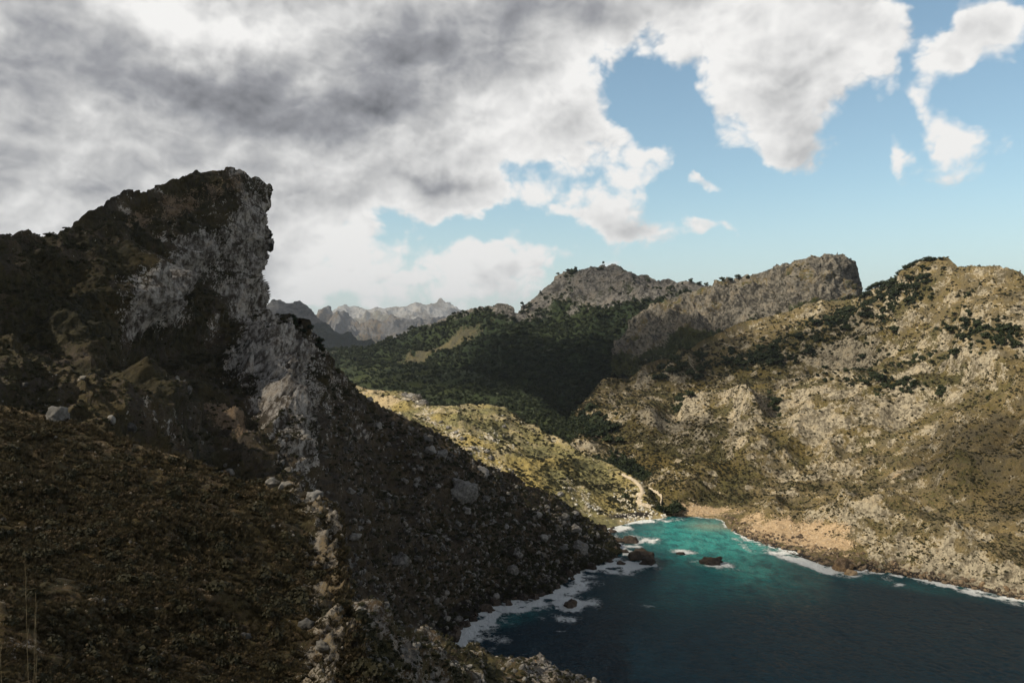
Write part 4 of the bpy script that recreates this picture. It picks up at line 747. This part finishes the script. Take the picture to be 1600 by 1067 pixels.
for px, py, r, lab in ((90, 656, 34, 'flat grey slab on the crest of the near slope'), (495, 781, 26, 'tan boulder capping the top of the pale rock rib'), (426, 757, 22, 'pale slab on the crest where the rock rib begins'), (445, 762, 20, 'flat pale stone just left of the capping tan boulder'),
                       (480, 978, 22, 'round pale stone left of the rock rib low in the picture'), (382, 996, 20, 'pale stone in the grass at the bottom, left of the rib'), (505, 1012, 24, 'tan boulder at the foot of the rock rib'), (60, 828, 12, 'small white stone alone in the dark grass on the left'), (495, 920, 26, 'shadowed boulder beside the rock rib')):
    boulder(NEAR, px, py, r, lab, mat=m_palen)

# ------------------------------------------------------------------ trees one can count
def tree(L, px, py, hpx, label, group, sink=.15):
    i = nearest(L, px, py); p = L['P'][i]; s = p[1]/F*hpx/1.6
    r = bpy.data.objects.new('evergreen_tree', None); COL.objects.link(r); r.location = (p[0], p[1], p[2]-.15*s); r.scale = (s*(1+.5*RS.rand()),)*2+(s,); r.rotation_euler = (0, 0, RS.rand()*6.28); tag(r, label, 'tree', group)
    link('trunk', trunk, None, r); c = link('crown', crowns[RS.randint(4)], None, r)
for c_ in crowns: c_.materials.append(m_tree)
CRAG = LAY['flat topped block of grey crag with a sheer right end on the skyline']
def skyline(L, px):
    m_ = L['vis'] & (np.abs(L['px']-px) < 1.6); return float(L['py'][m_].min()) if m_.any() else None
for px in (1128, 1141, 1153, 1168, 1080, 1092, 1103): 
    L = CRAG if px > 1110 else BK; tree(L, px, skyline(L, px)+2, 7+RS.rand()*4, 'small dark tree on the ridge left of the block crag', 'trees on the ridge left of the crag')
for px in np.concatenate([np.arange(1344, 1440, 5.0), (1447, 1456, 1470)]):
    tree(RIGHT, px, skyline(RIGHT, px)+2+RS.rand()*3, 6+RS.rand()*6, 'dark tree on the skyline between the crag and the right summit', 'trees on the skyline right of the crag')
for k in range(46):
    px = 1345+RS.rand()*110; y = skyline(RIGHT, px); tree(RIGHT, px, y+6+RS.rand()*34, 7+RS.rand()*6, *(('dark tree on the lower flank beside the crag', 'trees on the flank beside the crag') if px < 1400 else ('dark tree on the upper flank close under the right summit', 'trees close under the right summit')))
PTi, it_ = draw(RIGHT, w_bandtree, 110)
for k in it_:
    qx, qy = RIGHT['px'][k], RIGHT['py'][k]
    where = 'in the grove at the valley mouth' if qx < 1000 and qy > 620 else 'in the long wooded band, its left half' if qx < 1180 and qy < 620 else 'in the long wooded band, its right half' if qx < 1330 and qy < 600 else 'just below the crag and skyline' if qy < 490 else 'in the thicket near the right edge' if qx > 1470 else 'in the lower dark band of the right hillside' if qx > 1330 else 'alone in a gully of the right hillside'
    tree(RIGHT, qx, qy, 10+9*RS.rand(), 'dark rounded tree '+where, 'trees '+where)
for px, py, h in ((1050, 582, 18), (1062, 576, 20), (1078, 586, 20), (1090, 594, 14), (930, 662, 20), (945, 668, 22), (958, 676, 20), (915, 660, 18), (968, 690, 16), (938, 684, 20), (925, 676, 18), (950, 690, 18)):
    tree(RIGHT, px, py, h, 'large dark tree in the clump at the left foot of the right hillside' if px < 1000 else 'dark tree in the isolated clump on the shoulder of the right hillside', 'trees at the valley mouth' if px < 1000 else 'isolated clump on the shoulder')
tree(RIGHT, 1068, 798, 9, 'lone dark bush like tree at the back of the beach', None)
for k in range(16):
    px, py = 455+RS.rand()*60, 0; y = skyline(LEFT, px); tree(LEFT, px, y+4+RS.rand()*16, 6+5*RS.rand(), 'dark tree on the ragged shoulder behind the cliff peak', 'trees on the shoulder behind the cliff')

# ------------------------------------------------------------------ dry grass stalks beside the camera
m_stalk = leaf_mat('dry_stalk', (.20, .15, .08), (.34, .26, .15))
def gz(x, y): return 198.2-.30*max(y, 0)-.03*abs(x)
def stalk(px, ptop, Y, r, lean, lab):
    X = (px-CX)/F*Y; zt = H-(ptop-CY)/F*Y; zb = gz(X, Y)-.05; root = bpy.data.objects.new('grass_stalk', None); COL.objects.link(root); root.location = (X, Y, zb); tag(root, lab, 'grass stalk')
    V, Q = [], []; n = 14
    for k in range(n+1):
        t_ = k/n; rr = r*(1-.75*t_); c_ = (lean*t_*t_, .02*math.sin(3*t_), (zt-zb)*t_)
        V += [(c_[0]+rr*math.cos(a), c_[1]+rr*math.sin(a), c_[2]) for a in np.arange(5)*2*math.pi/5]
        if k: b = 5*(k-1); Q += [(b+j, b+(j+1) % 5, b+5+(j+1) % 5, b+5+j) for j in range(5)]
    link('stem', mesh_np('stem', np.array(V), np.array(Q)), m_stalk, root)
    V, Q = [], []
    for k in range(7):
        t_ = .78+.03*k; c_ = np.array((lean*t_*t_, .02*math.sin(3*t_), (zt-zb)*t_)); a = k*2.2; u_ = np.array((math.cos(a)*r*3, math.sin(a)*r*3, .05)); b = len(V)
        V += [c_, c_+u_*.6+np.array((0, r, 0)), c_+u_, c_+u_*.6-np.array((0, r, 0))]; Q.append((b, b+1, b+2, b+3))
    link('seed_head', mesh_np('seed_head', np.array(V), np.array(Q)), m_stalk, root)
    V, Q = [], []
    for k in range(9):
        a = k*.9; l_ = .22+.12*RS.rand(); b = len(V); d_ = np.array((math.cos(a), math.sin(a), 0)); s_ = np.array((-d_[1], d_[0], 0))*.003
        V += [d_*.01-s_, d_*.01+s_, d_*l_*.4+s_+np.array((0, 0, l_)), d_*l_*.4-s_+np.array((0, 0, l_))]; Q.append((b, b+1, b+2, b+3))
    link('leaf_blade', mesh_np('leaf_blade', np.array(V), np.array(Q)), m_stalk, root)
stalk(44, 880, 2.6, .0016, -.012, 'tallest dry grass stalk at the lower left corner')
stalk(49, 925, 2.5, .0014, .012, 'dry grass stalk just right of the tallest one, lower left corner')
stalk(40, 950, 2.7, .0012, .03, 'thin dry grass stalk left of the tallest one, lower left corner')
stalk(4, 990, 2.4, .0014, -.01, 'short dry grass stalk at the very left edge of the picture')

# ------------------------------------------------------------------ unseen clouds added to throw the shade, above and outside the frame
cm = bpy.data.materials.new('shade_cloud_vapour'); cm.use_nodes = True; t = NT(cm.node_tree)
pv = t.n('ShaderNodeVolumePrincipled'); pv.inputs['Color'].default_value = (.95, .95, .96, 1); pv.inputs['Density'].default_value = .009; pv.inputs['Anisotropy'].default_value = .3
o = t.n('ShaderNodeOutputMaterial'); t.put(o.inputs['Volume'], pv.outputs[0])
def cloud(cx, cy, rx, ry, alt, thick, seed, label, rot=0, z=80):
    """a lumpy closed body of vapour; cx, cy is where its shade falls on ground at height z"""
    k = (alt-z)/sd.z; ox, oy = cx+sd.x*k, cy+sd.y*k
    nu_, nv_ = 64, 40; th = np.linspace(0, 2*np.pi, nu_, endpoint=False); ph = np.linspace(-.5, .5, nv_)*np.pi*.998; T, Ph = np.meshgrid(th, ph)
    d = np.stack([np.cos(T)*np.cos(Ph), np.sin(T)*np.cos(Ph), np.sin(Ph)], -1).reshape(-1, 3)
    r = 1+.28*fbm(d+seed, .8, 4, seed); v = d*r[:, None]; v[:, 2] = np.where(v[:, 2] < 0, v[:, 2]*.35, v[:, 2]); c_, s_ = math.cos(math.radians(rot)), math.sin(math.radians(rot))
    v = v*np.array((rx, ry, thick)); v = np.stack([v[:, 0]*c_-v[:, 1]*s_, v[:, 0]*s_+v[:, 1]*c_, v[:, 2]], -1)
    ii = np.arange(nu_*nv_).reshape(nv_, nu_); Q = np.stack([ii[:-1], np.roll(ii[:-1], -1, 1), np.roll(ii[1:], -1, 1), ii[1:]], -1).reshape(-1, 4)
    caps = [list(ii[0][::-1]), list(ii[-1])]
    me = bpy.data.meshes.new('cloud'); me.from_pydata([tuple(x) for x in v], [], [tuple(q) for q in Q]+caps); me.update()
    ob = link('cloud', me, cm); ob.location = (ox, oy, alt); tag(ob, label, 'cloud', kind='stuff')
cloud(-60, 70, 150, 190, 2600, 36, 1, 'unseen thin grey cloud added to shade the slope closest to the camera', z=175)
cloud(-250, 430, 130, 200, 2600, 15, 2, 'unseen thin grey cloud added to shade the cliff peak', z=240)
cloud(-60, 700, 120, 200, 2600, 50, 8, 'unseen thin grey cloud added to shade the scree', z=60)
cloud(185, 530, 215, 225, 2600, 75, 7, 'unseen grey cloud added to shade the open water', z=0)
cloud(220, 2080, 480, 460, 2600, 160, 3, 'unseen large grey cloud added to shade the wooded valley')
cloud(535, 790, 135, 200, 2600, 60, 4, 'unseen thin cloud added to shade the right end of the hillside')
cloud(235, 1230, 95, 150, 2600, 50, 5, 'unseen thin cloud added to shade the valley mouth')
cloud(640, 1650, 260, 230, 2600, 50, 6, 'unseen thin cloud added to shade the upper right hillside')
cloud(420, 2900, 330, 200, 2600, 45, 10, 'unseen thin cloud added to shade the bare summit across the valley', z=420)
cloud(-1250, 7500, 900, 1300, 4200, 170, 9, 'unseen grey cloud added to shade the blue pointed mountain', z=300)
#HAZE
hz = bpy.data.materials.new('haze_air'); hz.use_nodes = True; t = NT(hz.node_tree)
pv = t.n('ShaderNodeVolumePrincipled'); pv.inputs['Color'].default_value = (.80, .88, 1.0, 1); pv.inputs['Density'].default_value = 1.7e-5; pv.inputs['Anisotropy'].default_value = .2
o = t.n('ShaderNodeOutputMaterial'); t.put(o.inputs['Volume'], pv.outputs[0])
x0, x1, y0, y1, z0, z1 = -30000, 30000, -4000, 42000, -42, 2330
me = bpy.data.meshes.new('haze'); me.from_pydata([(x, y, z) for x in (x0, x1) for y in (y0, y1) for z in (z0, z1)], [], [(0, 1, 3, 2), (4, 6, 7, 5), (0, 4, 5, 1), (2, 3, 7, 6), (0, 2, 6, 4), (1, 5, 7, 3)]); me.update()
tag(link('haze', me, hz), 'thin bluish air between the camera and the far ranges', 'haze', kind='stuff')
